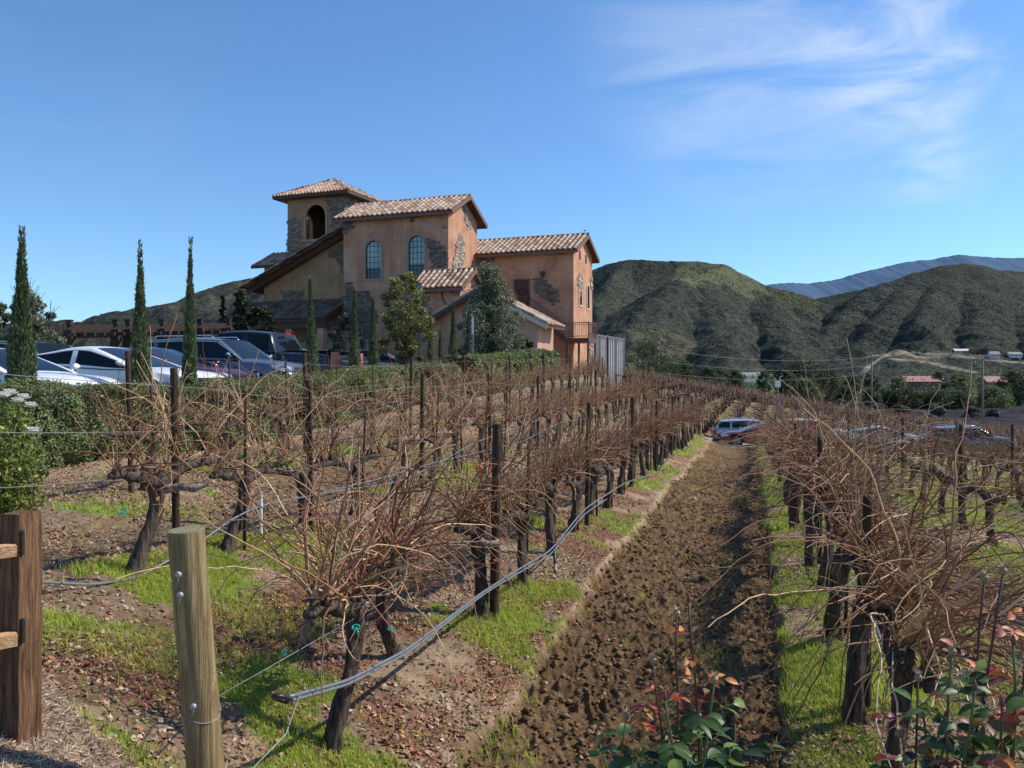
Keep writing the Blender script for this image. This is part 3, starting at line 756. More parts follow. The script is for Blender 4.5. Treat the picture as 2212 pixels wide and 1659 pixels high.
# sprinkler riser tag, white tube
mb = MB(); mb.tube([(0, 0, -.35), (0, 0, .05)], [.014, .014], 8); o = mb.build('plastic_stake', M_white, smooth=True, sharp=40); o.location = at(563, 1075, 7.6); tag(o, 'white plastic tube standing between the first and second rows', 'stake')
r_ = thing('drip_riser', 'black and white drip riser hanging from the irrigation hose', 'drip riser', at(1200, 1236, 9.1))
mb = MB(); mb.tube([(0, 0, -.26), (-.01, 0, .23)], [.012, .014], 8); mb.build('riser_tube', M_black, r_, smooth=True)
mb = MB(); mb.tube([(0, 0, .02), (0, 0, .08)], [.017, .017], 8); mb.build('white_collar', M_white, r_, smooth=True, sharp=40)
mb = MB(); mb.tube([(0, 0, -.12), (0, 0, -.16)], [.017, .017], 8); mb.build('white_collar', M_white, r_, smooth=True, sharp=40)

# grey dead branch of the first vine
mb = MB(); a = np.array(at(640, 1405, 5.0)); b = np.array(at(700, 1270, 4.9)); q = np.linspace(0, 1, 12)[:, None]
PP = a+(b-a)*q; PP[:, 2] += .012*np.sin(q[:, 0]*9); PP[:, 0] += .010*np.sin(q[:, 0]*7)
mb.tube(PP-a, np.array([.008, .018, .026, .03, .028, .03, .027, .028, .024, .022, .018, .010]), 10, nz=.35)
o = mb.build('dead_branch', M_bark2, smooth=True); o.location = a; tag(o, 'pale grey peeling dead vine arm slanting beside the nearest trunk', 'branch')
for i, (px, py, Y, L) in enumerate(((1050, 1180, 7.2, .12), (400, 1062, 6.4, .2))):
    mb = MB(); mb.tube(np.array([(-.12, 0, 0), (-.04, -.02, .03), (.05, 0, .02), (.14, .01, .05)])*(L/.12*.8), [.02, .034, .03, .014], 9, nz=.45)
    o = mb.build('dead_branch', M_bark2, smooth=True); o.location = at(px, py, Y); tag(o, ['pale knot of shredded bark at the foot of the dark post in row one', 'pale grey shredded arm on the thick trunked vine at left'][i], 'branch')

# split rail fence
fx, fy, _ = at(38, 1500, 3.45)
fz = gz(fx, fy)
fr = thing('rail_fence', 'dark brown split rail fence post with two fresh orange rails at the left edge', 'fence', (fx, fy, fz))
hh = at(38, 1107, 3.45)[2]-fz
mb = MB(); n = 16; k = 4
zz = np.linspace(-.2, hh, n); S = []
for i, z in enumerate(zz):
    w, dpt = .052+.002*math.sin(i*1.7), .06+.002*math.cos(i*2.1); sx = .012*z/hh
    if i == n-1: w -= .006; dpt -= .006
    S += [(sx-w, -dpt, z), (sx+w, -dpt, z), (sx+w, dpt, z), (sx-w, dpt, z)]
Fq = [(i*4+j, i*4+(j+1) % 4, i*4+4+(j+1) % 4, i*4+4+j) for i in range(n-1) for j in range(4)]+[(n*4-4, n*4-3, n*4-2, n*4-1)]
mb.add(S, Fq); pst = mb.build('fence_post', M_fence, fr, smooth=False); pst.rotation_euler = (0, 0, R(-14))
for z1_, z2_, hw in ((at(0, 1192, 3.38)[2]-fz, 0, .033), (at(0, 1384, 3.38)[2]-fz, 0, .037)):
    mb = MB(); a = np.array([.040, -.085, z1_+.008]); b = a+np.array([-1.35, -1.1, .02])
    mb2 = [a+(b-a)*t for t in np.linspace(0, 1, 9)]
    P_, T_, A_, B_ = frames(np.array(mb2)); V = []
    for i in range(9):
        w = hw*(.72 if i == 0 else 1)*(1+.04*math.sin(i*2)); V += [P_[i]+A_[i]*.024+B_[i]*w, P_[i]-A_[i]*.022+B_[i]*w*.9, P_[i]-A_[i]*.026-B_[i]*w*.9, P_[i]+A_[i]*.026-B_[i]*w]
    mb.add(V, [(i*4+j, i*4+(j+1) % 4, i*4+4+(j+1) % 4, i*4+4+j) for i in range(8) for j in range(4)]+[(3, 2, 1, 0)]); mb.build('rail', M_rail, fr)
    mb = MB(); mb.box((.034, -.058, z1_+.035), (.05, .012, .10), rz=R(-14)); mb.build('post_slot', M_black, fr)
# ------------------------------------------------------------------ winery building
def stucco(name, c1, c2, c3):
    m, nt, b = nodes(name)
    n1 = noise(nt, .55, 6, .65, dist=.4); n2 = noise(nt, 3.5, 6, .7)
    a = ramp(nt, [(.32, c1), (.52, c2), (.70, c3)], n1)
    st = noise(nt, 1.0, 4, .6, mapping(nt, (2.2, 2.2, .22)))
    a = mixc(nt, a, ramp(nt, [(.35, (.74, .72, .70)), (.6, (1, 1, 1))], st), .55, 'MULTIPLY')
    a = mixc(nt, a, ramp(nt, [(.3, (.82, .8, .78)), (.7, (1.12, 1.1, 1.08))], n2), .8, 'MULTIPLY')
    nt.links.new(a, b.inputs['Base Color']); b.inputs['Roughness'].default_value = .95; b.inputs['Specular IOR Level'].default_value = .1
    bump(nt, b, noise(nt, 14, 5), .25, .02); return m
M_st = stucco('salmon_stucco', (.41, .218, .138), (.56, .305, .20), (.66, .39, .27))
M_sty = stucco('ochre_stucco', (.30, .185, .105), (.40, .255, .15), (.46, .30, .185))
M_stp = stucco('pale_pink_stucco', (.46, .28, .20), (.55, .35, .26), (.60, .40, .30))
M_tile = vcol('roof_tile', .8, .25, 9, .3, .2)
M_under = simple('eave_timber', (.085, .045, .032), .8, vary=.2)
M_fascia = simple('brown_fascia', (.17, .085, .06), .7, vary=.15)
M_stone = vcol('ledge_stone', .9, .3, 12, .6, .2)
M_trim = simple('window_trim', (.36, .24, .175), .85, vary=.12, bmp=.2)
M_trimw = simple('pale_window_trim', (.56, .47, .38), .8, vary=.08)
M_iron = simple('dark_iron', (.025, .02, .022), .45, vary=.2)
M_rust = simple('rust_brown_paint', (.13, .06, .045), .6, vary=.2)
def glassy(name, c, rough=.06, vary=.25, sc=.8):
    m, nt, b = nodes(name)
    nt.links.new(ramp(nt, [(.3, [x*(1-vary) for x in c]), (.7, [x*(1+vary) for x in c])], noise(nt, sc, 2)), b.inputs['Base Color'])
    b.inputs['Roughness'].default_value = rough; b.inputs['Specular IOR Level'].default_value = .5; b.inputs['IOR'].default_value = 1.45
    return m
M_pane = glassy('window_pane', (.30, .42, .40)); M_paned = glassy('dark_pane', (.02, .03, .04)); M_panel = glassy('lower_pane', (.06, .095, .095))
BA = math.atan2(-.357, .934); BX, BY = -4.3, 56.0; BB = -.6
bld = thing('winery_building', 'salmon stucco winery building with tile roofs, bell tower and arched windows', 'building', (BX, BY, E+BB), BA)
def Z(r): return r-BB          # height relative to the eye -> local height
def solve(px, y):              # local x on the plane y that shows at plan column px
    t = (px-1106)/F; X0 = BX+.357*y; Y0 = BY+.934*y
    return (t*Y0-X0)/(.934+.357*t)
def archpts(cx, z0, w, h, n=14):
    r = w/2; zs = z0+h-r
    return [(cx-r, z0), (cx+r, z0)]+[(cx+r*math.cos(a), zs+r*math.sin(a)) for a in np.linspace(0, math.pi, n+1)]
def wallface(mb, poly, holes, y, reveal=.22, axis='y', col=None, back=False):
    """a wall polygon in (s,z) with openings; axis y: lies in plane y=const, axis x: plane x=const"""
    loops = [[Vector((p[0], p[1], 0)) for p in poly]]+[[Vector((p[0], p[1], 0)) for p in h] for h in holes]
    tri = geometry.tessellate_polygon(loops); P = [p for l in loops for p in l]
    def T(s, z, d): return (s, y+d, z) if axis == 'y' else (y-d, s, z)
    mb.add([T(p.x, p.y, 0) for p in P], [tuple(t) for t in tri], col)
    for h in holes:
        n = len(h); V = [T(p[0], p[1], 0) for p in h]+[T(p[0], p[1], reveal) for p in h]
        mb.add(V, [(i, (i+1) % n, (i+1) % n+n, i+n) for i in range(n)], col)
TS = 1.0
def tiles(name, o, ux, uy, nx, L, W, parent, tw=.38, th=.50, ):
    """barrel tiles; o: lower left corner, ux: along the eave, uy: up the slope, nx: outward normal"""
    o, ux, uy, nx = [np.array(q, float) for q in (o, ux, uy, nx)]
    nc = max(2, int(round(L/tw))); nr = max(2, int(round(W/th))); tw = L/nc; th = W/nr; V = []; Fq = []; C = []; n = 0
    pal = .84*np.array([(.72, .55, .42), (.64, .43, .31), (.54, .33, .23), (.74, .59, .47), (.62, .42, .31), (.70, .52, .40), (.44, .26, .18)])
    prof = [(-.5, -.02), (-.40, -.015), (-.30, .035), (-.15, .085), (0, .10), (.15, .085), (.30, .035), (.40, -.015), (.5, -.02)]
    for r in range(nr+0):
        for c in range(nc):
            k = pal[int(RNG.integers(0, 7))]*RNG.uniform(.88, 1.1)*TS; jit = RNG.normal(0, .012); lo = .035+RNG.normal(0, .006); s0 = r*th-.03+jit; s1 = (r+1)*th+.02
            B = len(prof)
            for s, up in ((s0, lo), (s1, 0.0)):
                for (a, h) in prof:
                    V.append(o+ux*((c+.5+a)*tw)+uy*s+nx*(h*tw/.30+up)); C.append(k*(.13 if h < 0 else (.55 if h < .05 else 1)))  # channels and flanks darkened in colour, painting the shade between tiles
            for i in range(B-1): Fq.append((n+i, n+i+1, n+B+i+1, n+B+i))
            # front lip
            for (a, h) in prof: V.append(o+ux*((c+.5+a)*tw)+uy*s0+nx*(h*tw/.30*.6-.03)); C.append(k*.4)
            for i in range(B-1): Fq.append((n+2*B+i, n+2*B+i+1, n+i+1, n+i))
            n += 3*B
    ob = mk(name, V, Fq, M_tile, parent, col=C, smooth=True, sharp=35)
    return ob
def ridge(mb_col, a, b, parent, r=.11):
    mb = MB(); a = np.array(a, float); b = np.array(b, float); n = max(2, int(np.linalg.norm(b-a)/.42))
    for i in range(n):
        p = a+(b-a)*i/n; q = a+(b-a)*(i+1.12)/n; k = np.array([(.5, .33, .24), (.35, .2, .14), (.6, .46, .36)][RNG.integers(0, 3)])
        mb.tube(np.array([p, q]), [r*1.12, r*.92], 8, col=k*.75)
    return mb.build('ridge_tiles', M_tile, parent, smooth=True, col=True, sharp=50)
def gable_x(x0, x1, y0, y1, ze, rise, ov=.55, ovx=.45, left=True, name='roof', fas=M_fascia):
    """ridge parallel to x"""
    ym = (y0+y1)/2; half = (y1-y0)/2+ov; sl = rise/((y1-y0)/2); zl = ze-ov*sl
    zr = ze+rise; X0, X1 = x0-ovx, x1+ovx
    root = None
    mb = MB(); t = .14
    for s in (1, -1):
        ya = ym-s*half
        mb.add([(X0, ya, zl), (X1, ya, zl), (X1, ym, zr), (X0, ym, zr), (X0, ya, zl-t), (X1, ya, zl-t), (X1, ym, zr-t), (X0, ym, zr-t)],
               [(0, 1, 2, 3), (7, 6, 5, 4), (0, 4, 5, 1), (1, 5, 6, 2), (3, 7, 4, 0)])
    rf = mb.build(name, M_under, bld)
    L = math.hypot(half, zr-zl); uy = ((ym-(ym-half))/L, (zr-zl)/L)
    tiles('tiles', (X0, ym-half, zl+.02), (1, 0, 0), (0, uy[0], uy[1]), (0, -uy[1], uy[0]), X1-X0, L, rf)
    tiles('tiles', (X1, ym+half, zl+.02), (-1, 0, 0), (0, -uy[0], uy[1]), (0, uy[1], uy[0]), X1-X0, L, rf)
    ridge(None, (X0, ym, zr+.05), (X1, ym, zr+.05), rf)
    mb = MB()
    for X in (X0-.02, X1+.02):
        for s in (1, -1): mb.beam((X, ym-s*half, zl-.10), (X, ym, zr-.10), .06, .26)
    for s in (1, -1): mb.beam((X0, ym-s*(half+.01), zl-.13), (X1, ym-s*(half+.01), zl-.13), .05, .2)
    mb.build('fascia', fas, rf)
    return zr
def block(x0, x1, y0, y1, zt, zb, m, holes=(), gable=0, rholes=(), nm='wall', lholes=()):
    mb = MB()
    wallface(mb, [(x0, zb), (x1, zb), (x1, zt), (x0, zt)], holes, y0)
    ym = (y0+y1)/2
    g = [(y0, zb), (y1, zb), (y1, zt)]+([(ym, zt+gable)] if gable else [])+[(y0, zt)]
    wallface(mb, g, rholes, x1, axis='x'); wallface(mb, g, lholes, x0, axis='x', reveal=-.22)
    wallface(mb, [(x0, zb), (x1, zb), (x1, zt), (x0, zt)], [], y1)
    return mb.build(nm, m, bld)
def arch_window(cx, z0, w, h, y, parent=bld, axis='y', cols=4, rows=7, trim=M_trim, pane=M_pane, tr=.16, lower=.25):
    def T(V, d=0): return [(v[0], y+v[1], v[2]) for v in V] if axis == 'y' else [(y-v[1], v[0], v[2]) for v in V]
    root = None
    # surround
    mb = MB(); a = archpts(cx, z0-.02, w, h+.02); b = archpts(cx, z0-tr, w+2*tr, h+2*tr-.0)
    n = len(a); V = [(p[0], -.045, p[1]) for p in a]+[(p[0], -.045, p[1]) for p in b]+[(p[0], .02, p[1]) for p in a]+[(p[0], .0, p[1]) for p in b]
    Fq = [(i, (i+1) % n, (i+1) % n+n, i+n) for i in range(n)]+[(i+n, (i+1) % n+n, (i+1) % n+3*n, i+3*n) for i in range(n)]+[(i, i+2*n, (i+1) % n+2*n, (i+1) % n) for i in range(n)]
    mb.add(T(V), Fq); sur = mb.build('window', trim, parent)
    # frame and muntins
    mb = MB(); fw = .055*min(1, w); c = archpts(cx, z0+fw, w-2*fw, h-2*fw)
    V = [(p[0], .07, p[1]) for p in a]+[(p[0], .07, p[1]) for p in c]; Fq = [(i, (i+1) % n, (i+1) % n+n, i+n) for i in range(n)]
    mb.add(T(V), Fq)
    r = w/2; zs = z0+h-r
    def bar(p, q, t=.022):
        V = T([(p[0], .085, p[1]), (q[0], .085, q[1])]); mb.beam(V[0], V[1], .02, t)
    for i in range(1, cols):
        x = cx-r+w*i/cols; top = zs+math.sqrt(max(0, r*r-(x-cx)**2)); bar((x, z0), (x, top))
    for j in range(1, rows):
        z = z0+h*j/rows; hw = r if z < zs else math.sqrt(max(0, r*r-(z-zs)**2)); bar((cx-hw, z), (cx+hw, z), .022)
    zl = z0+h*lower; bar((cx-r, zl), (cx+r, zl), .07)
    mb.build('frame', M_iron, sur)
    mb = MB(); pts = [p for p in archpts(cx, zl, w*.98, h*(1-lower))]; V = T([(p[0], .11, p[1]) for p in pts]); mb.add(V, [tuple(range(len(V)))])
    mb.build('pane', pane, sur)
    mb = MB(); V = T([(cx-r, .112, z0), (cx+r, .112, z0), (cx+r, .112, zl), (cx-r, .112, zl)]); mb.add(V, [(0, 1, 2, 3)])
    mb.build('pane', M_panel if pane is M_pane else M_paned, sur)
    return sur
def stones(y, outline, axis='y', name='stone_patch', bw=.30, bh=.11, dark=1.0):
    """individual ledge stones inside an outline given in (s,z)"""
    def inside(s, z):
        c = False; n = len(outline)
        for i in range(n):
            (x1, y1), (x2, y2) = outline[i], outline[(i+1) % n]
            if (y1 > z) != (y2 > z) and s < (x2-x1)*(z-y1)/(y2-y1)+x1: c = not c
        return c
    ss = [p[0] for p in outline]; zs = [p[1] for p in outline]; mb = MB()
    z = min(zs)
    while z < max(zs):
        h = bh*random.uniform(.8, 1.5); s = min(ss)-random.random()*bw
        while s < max(ss):
            w = bw*random.uniform(.5, 1.5)
            if inside(s+w/2, z+h/2):
                pr = random.uniform(.03, .075); k = 1.25*np.array(random.choice([(.17, .14, .12), (.22, .185, .155), (.13, .115, .105), (.26, .21, .165), (.19, .15, .115)]))*random.uniform(.75, 1.15)*dark
                if axis == 'y': mb.box((s+w/2, y-pr/2, z+h/2), (w-.018, pr, h-.018), col=k)
                else: mb.box((y+pr/2, s+w/2, z+h/2), (pr, w-.018, h-.018), col=k)
            s += w
        z += h
    if mb.n: return mb.build(name, M_stone, bld, col=True)
GB = Z(-1.8)
# main block
W1 = [(solve(807, 0), Z(6.75), 1.22, 2.65), (solve(900, 0), Z(6.85), 1.22, 2.7)]
block(-8.2, 0, 0, 4.9, Z(11.25), GB, M_st, [archpts(*w) for w in W1], gable=1.25)
gable_x(-8.2, 0, 0, 4.9, Z(11.28), 1.25, .6, .55)
for w in W1: arch_window(w[0], w[1], w[2], w[3], 0)
# block two
C2 = 7.3
wr = [(5+1.75, Z(5.05), .62, 1.72), (5+3.75, Z(4.95), .62, 1.70)]
def dh(x0, x1, z0, z1): return [(x0, z0), (x1, z0), (x1, z1), (x0, z1)]
DX0, DX1, DZ0, DZ1 = 2.95, 3.95, Z(4.45), Z(6.75)
block(-1.5, C2, 5.0, 9.9, Z(8.95), GB, M_st, [dh(DX0, DX1, DZ0, DZ1)], gable=1.2, rholes=[archpts(*w) for w in wr])
gable_x(-1.5, C2, 5.0, 9.9, Z(8.98), 1.2, .55, .4)
for w in wr: arch_window(w[0], w[1], w[2], w[3], C2, axis='x', cols=2, rows=2, trim=M_trimw, pane=M_paned, tr=.13, lower=.4)
mb = MB(); mb.box(((DX0+DX1)/2, 5.12, (DZ0+DZ1)/2), (1.0, .06, DZ1-DZ0)); d = mb.build('door', M_rust, bld)
mb = MB()
for i in range(5): mb.box((DX0+.14+i*.18, 5.075, (DZ0+DZ1)/2), (.03, .03, DZ1-DZ0-.3))
mb.tube(np.array([((DX0+DX1)/2+.26*math.cos(a), 5.06, DZ1-.75+.26*math.sin(a)) for a in np.linspace(0, 6.283, 16)]), .03, 5); mb.box((DX1-.12, 5.05, DZ0+1.0), (.05, .06, .2))
mb.build('door_ironwork', M_iron, d)
mb = MB()
for x in (DX0-.05, DX1+.05): mb.box((x, 4.97, (DZ0+DZ1)/2), (.1, .1, DZ1-DZ0+.1))
mb.box(((DX0+DX1)/2, 4.97, DZ1+.06), (1.2, .1, .12)); mb.build('door_frame', M_rust, d)
for (yy, zz) in ((6.5, Z(8.6)), (8.1, Z(8.5))):
    mb = MB(); mb.box((C2+.03, yy, zz), (.05, .18, .6)); 
    for k in range(6): mb.box((C2+.06, yy, zz-.25+k*.1), (.03, .15, .03))
    mb.build('vent', M_rust, bld)
for p in ((5.05, Z(7.2)), (5.0, Z(.95))):
    mb = MB(); mb.box((p[0], 4.9, p[1]), (.3, .2, .28)); mb.box((p[0], 4.86, p[1]-.2), (.2, .12, .14)); mb.build('wall_lamp', M_iron, bld)
# tower
TX0, TX1, TY0, TY1 = -17.3, -11.9, 6.0, 11.4
ta = [(TX0+2.05, Z(11.1), 1.9, 2.7)]; ta = [(solve(683, 6.0), Z(10.95), 1.85, 2.75)]
tr_ = [(TY0+2.7, Z(10.95), 1.85, 2.75)]
tb_ = MB()
bxr = solve(668.5, 11.4); back = archpts(bxr-.6, Z(10.9), 1.2, 2.7)
zt = Z(14.6)
for (pl_, hs, y, axn, rv) in (((TX0, TX1), [archpts(*ta[0])], TY0, 'y', .14), ((TX0, TX1), [back], TY1, 'y', -.5), ((TY0, TY1), [archpts(*tr_[0])], TX1, 'x', .5), ((TY0, TY1), [archpts(8.2, Z(10.95), 1.8, 2.6)], TX0, 'x', -.3)):
    wallface(tb_, [(pl_[0], GB), (pl_[1], GB), (pl_[1], zt), (pl_[0], zt)], hs, y, rv, axn)
tb_.add([(TX0+.02, TY0+.02, Z(10.6)), (TX1-.02, TY0+.02, Z(10.6)), (TX1-.02, TY1-.02, Z(10.6)), (TX0+.02, TY1-.02, Z(10.6))], [(0, 1, 2, 3)])
tb_.build('wall', M_sty, bld)
mb = MB(); a = archpts(*ta[0]); b = archpts(ta[0][0], ta[0][1]-.2, ta[0][2]+.36, ta[0][3]+.38); n = len(a)
V = [(p[0], TY0-.05, p[1]) for p in a]+[(p[0], TY0-.05, p[1]) for p in b]+[(p[0], TY0+.01, p[1]) for p in b]
mb.add(V, [(i, (i+1) % n, (i+1) % n+n, i+n) for i in range(n)]+[(i+n, (i+1) % n+n, (i+1) % n+2*n, i+2*n) for i in range(n)]); mb.box((ta[0][0], TY0-.08, ta[0][1]-.12), (2.5, .2, .16)); mb.build('arch_trim', M_trim, bld)
mb = MB(); mb.tube([(ta[0][0]+.2, TY0+2.6, Z(14.4)), (ta[0][0]+.2, TY0+2.6, Z(13.4))], .03, 6); mb.tube([(ta[0][0]+.2, TY0+2.6, z) for z in (Z(13.4), Z(13.25), Z(12.9), Z(12.65))], [.08, .26, .32, .45], 14); mb.build('bell', M_iron, bld, smooth=True)
# tower hip roof
ov = .85; X0, X1, Y0, Y1 = TX0-ov, TX1+ov, TY0-ov, TY1+ov; zE = Z(14.42); cx, cy, zA = (X0+X1)/2, (Y0+Y1)/2, Z(16.25)
mb = MB(); P4 = [(X0, Y0), (X1, Y0), (X1, Y1), (X0, Y1)]
V = [(*p, zE) for p in P4]+[(*p, zE-.2) for p in P4]+[(cx, cy, zA)]
mb.add(V, [(0, 1, 8), (1, 2, 8), (2, 3, 8), (3, 0, 8), (0, 4, 5, 1), (1, 5, 6, 2), (2, 6, 7, 3), (3, 7, 4, 0), (7, 6, 5, 4)]); hip = mb.build('roof', M_under, bld)
def hiptiles(a, b, apex, parent):
    """triangular slope of barrel tiles: tiles clipped against both hips"""
    a, b, ap = [np.array(q, float) for q in (a, b, apex)]; ux = (b-a); L = np.linalg.norm(ux); ux /= L
    mid = (a+b)/2; uy = ap-mid; W = np.linalg.norm(uy); uy /= W; nx = np.cross(ux, uy); tw, th = .30, .42
    nr = int(W/th); V = []; Fq = []; C = []; n = 0
    pal = np.array([(.56, .41, .30), (.50, .30, .21), (.40, .22, .15), (.58, .45, .35)])
    prof = [(-.5, -.02), (-.30, .035), (-.15, .085), (0, .10), (.15, .085), (.30, .035), (.5, -.02)]
    for r in range(nr):
        s0 = r*th; l = L*(1-s0/W); c0 = int(L/tw)
        for c in range(c0):
            xc = (c+.5)*tw
            if abs(xc-L/2) > l/2-.02: continue
            k = pal[int(RNG.integers(0, 4))]*RNG.uniform(.8, 1.15)
            for s, up in ((s0-.03, .035), (s0+th+.02, 0)):
                for (q, h) in prof: V.append(a+ux*(xc+q*tw)+uy*s+nx*(h+up)); C.append(k*(.5 if h < 0 else 1))  # shade in the tile channels painted into the colour
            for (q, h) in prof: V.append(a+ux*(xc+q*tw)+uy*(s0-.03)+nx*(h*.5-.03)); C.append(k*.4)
            for i in range(6): Fq += [(n+i, n+i+1, n+7+i+1, n+7+i), (n+14+i, n+14+i+1, n+i+1, n+i)]
            n += 21
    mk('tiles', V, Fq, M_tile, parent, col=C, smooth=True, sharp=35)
zz = zE+.02; Q = [(X0, Y0, zz), (X1, Y0, zz), (X1, Y1, zz), (X0, Y1, zz)]
for i in range(4): hiptiles(Q[i], Q[(i+1) % 4], (cx, cy, zA+.02), hip)
for q in Q: ridge(None, (q[0], q[1], q[2]+.06), (cx, cy, zA+.08), hip, .10)
# ochre wing with raking roof
WX0, WX1, WY = -15.8, -8.2, 1.0
mb = MB(); wallface(mb, [(WX0, GB), (WX1, GB), (WX1, Z(10.1)), (WX0, Z(6.6))], [], WY)
wallface(mb, [(WY, GB), (9, GB), (9, Z(6.6)), (WY, Z(6.6))], [], WX0, axis='x'); mb.build('wall', M_sty, bld)
a = (WX0-1.1, Z(6.25)); b = (WX1+0.0, Z(10.25)); mb = MB()
mb.prism([(a[0], a[1]), (b[0], b[1]), (b[0], b[1]+.16), (a[0], a[1]+.16)], WY-.55, 6.0); rf = mb.build('roof', M_under, bld)
mb = MB(); mb.beam((a[0], WY-.57, a[1]-.02), (b[0], WY-.57, b[1]-.02), .07, .34); mb.build('fascia', M_under, rf)
L = math.hypot(b[0]-a[0], b[1]-a[1]); uy = ((b[0]-a[0])/L, (b[1]-a[1])/L)
tiles('tiles', (a[0], 6.0, a[1]+.18), (0, -1, 0), (uy[0], 0, uy[1]), (-uy[1], 0, uy[0]), 6.55, L, rf)
# skirt roof left of the tower
mb = MB(); wallface(mb, [(-19.0, GB), (-12, GB), (-12, Z(9.0)), (-19.0, Z(9.0))], [], 5.2); wallface(mb, [(5.2, GB), (10, GB), (10, Z(9.4)), (5.2, Z(9.0))], [], -19.0, axis='x'); mb.build('wall', M_sty, bld)
def shed(x0, x1, ya, za, yb, zb, name='roof'):
    mb = MB(); mb.prism([(ya, za), (yb, zb), (yb, zb-.16), (ya, za-.16)], x0, x1, axis='x')
    V = mb.V[0]; 
    rf = mb.build(name, M_under, bld); L = math.hypot(yb-ya, zb-za); c, s = (yb-ya)/L, (zb-za)/L
    tiles('tiles', (x0, ya, za+.02), (1, 0, 0), (0, c, s), (0, -s, c), x1-x0, L, rf); return rf
shed(-19.7, -17.25, 4.4, Z(8.75), 7.2, Z(10.15)); shed(-17.2, -14, 4.4, Z(8.75), 5.95, Z(9.53))
# porch roof below the wing
TS = .42  # porch tiles darkened in colour to paint the shade lying on them
shed(-17.3, WX1-.02, -2.4, Z(3.85), WY-.02, Z(5.45))
TS = 1.0
mb = MB(); mb.box((-12.7, -2.1, Z(3.45)), (9.0, .3, .45)); mb.build('porch_beam', M_under, bld)
for x in (-16.8, -13.6, -11.2, -8.6):
    mb = MB(); mb.box((x, -2.1, (GB+Z(3.2))/2), (.5, .5, Z(3.2)-GB)); mb.build('porch_column', M_st if x > -12 else M_stone, bld)
mb = MB()
for x in (-15.2, -12.2, -10): mb.add([(x-.8, WY-.03, GB+1), (x+.8, WY-.03, GB+1), (x+.8, WY-.03, Z(2.4)), (x-.8, WY-.03, Z(2.4))], [(0, 1, 2, 3)])
mb.build('window', M_paned, bld)
# entry block
EX0, EX1, EY0, EY1 = -.9, 2.24, -3.0, .3
block(EX0, EX1, EY0, EY1, Z(5.75), GB, M_st, gable=.95)
gable_x(EX0, EX1, EY0, EY1, Z(5.78), 1.05, .45, .35)
mb = MB(); mb.tube([(1.0, EY0-.05, Z(5.5)), (1.0, EY0-.07, Z(4.9)), (1.25, EY0-.05, Z(4.5)), (1.25, EY0-.05, Z(2))], .05, 6); mb.build('downpipe', M_rust, bld, smooth=True)
# low gabled block in front of the stair
GX0, GX1, GY0, GY1 = solve(925, -6), solve(1161, -6), -6.0, -3.1
gm = (GX0+GX1)/2; mb = MB(); ze, za_ = Z(3.15), Z(4.95)
wallface(mb, [(GX0, GB), (GX1-2.1, GB), (GX1-2.1, za_-(GX1-2.1-gm)/(GX1-gm)*(za_-ze)), (gm, za_), (GX0, ze)], [], GY0); mb.build('wall', M_st, bld); mb = MB(); wallface(mb, [(GX1-2.1, GB), (GX1, GB), (GX1, ze), (GX1-2.1, za_-(GX1-2.1-gm)/(GX1-gm)*(za_-ze))], [], GY0); wallface(mb, [(GY0, GB), (GY1, GB), (GY1, ze), (GY0, ze)], [], GX1, axis='x'); mb.build('wall', M_stp, bld); mb = MB(); wallface(mb, [(GY0, GB), (GY1, GB), (GY1, ze), (GY0, ze)], [], GX0, axis='x')
mb.build('wall', M_stp, bld)
sl = (za_-ze)/(GX1-gm); o_ = .75
for s in (-1, 1):
    xe = gm+s*((GX1-gm)+o_); zl = ze-o_*sl+.05; zr = za_+.05; mb = MB()
    mb.add([(xe, GY0-.5, zl), (gm, GY0-.5, zr), (gm, GY1-.1, zr), (xe, GY1-.1, zl), (xe, GY0-.5, zl-.14), (gm, GY0-.5, zr-.14), (gm, GY1-.1, zr-.14), (xe, GY1-.1, zl-.14)], [(0, 1, 2, 3), (4, 7, 6, 5), (0, 4, 5, 1), (3, 2, 6, 7), (0, 3, 7, 4)])
    rf = mb.build('roof', M_under, bld); L = math.hypot(xe-gm, zr-zl); c, q = abs(xe-gm)/L, (zr-zl)/L
    if s > 0: tiles('tiles', (xe, GY0-.5, zl+.03), (0, 1, 0), (-c, 0, q), (q, 0, c), GY1-GY0+.4, L, rf)
    else: tiles('tiles', (xe, GY1-.1, zl+.03), (0, -1, 0), (c, 0, q), (-q, 0, c), GY1-GY0+.4, L, rf)
    mb = MB(); mb.beam((xe, GY0-.52, zl-.12), (gm, GY0-.52, zr-.12), .05, .24); mb.build('fascia', M_trimw if s > 0 else M_under, rf)
    # barge tiles along the rake
    ridge(None, (xe, GY0-.42, zl+.10), (gm, GY0-.42, zr+.10), rf, .10)
# outside stair, platform and railings
st = thing('outside_staircase', 'rusty brown metal staircase with railing climbing to the upper door', 'staircase', (0, 0, 0)); st.parent = None
st.location = bld.location; st.rotation_euler = bld.rotation_euler
SX0, SX1, SZ0, SZ1 = 4.4, 7.2, Z(4.45), Z(2.5); PY0, PY1 = 3.75, 4.93
mb = MB()
for y in (PY0, PY1-.05): mb.beam((SX0, y, SZ0-.12), (SX1, y, SZ1-.12), .06, .3)
mb.build('stringer', M_rust, st)
nst = 11
for i in range(nst):
    mb = MB(); f = (i+.5)/nst; mb.box((SX0+(SX1-SX0)*f, (PY0+PY1)/2-.02, SZ0+(SZ1-SZ0)*f+.02), (.28, 1.05, .04)); mb.build('tread', M_rust, st)
mb = MB(); mb.box((3.55, (PY0+PY1)/2, SZ0-.1), (1.75, 1.18, .18)); mb.build('landing', M_rust, st)
mb = MB(); mb.box((8.0, 4.35, SZ1-.14), (1.75, 2.0, .3)); mb.build('platform', M_rust, st)
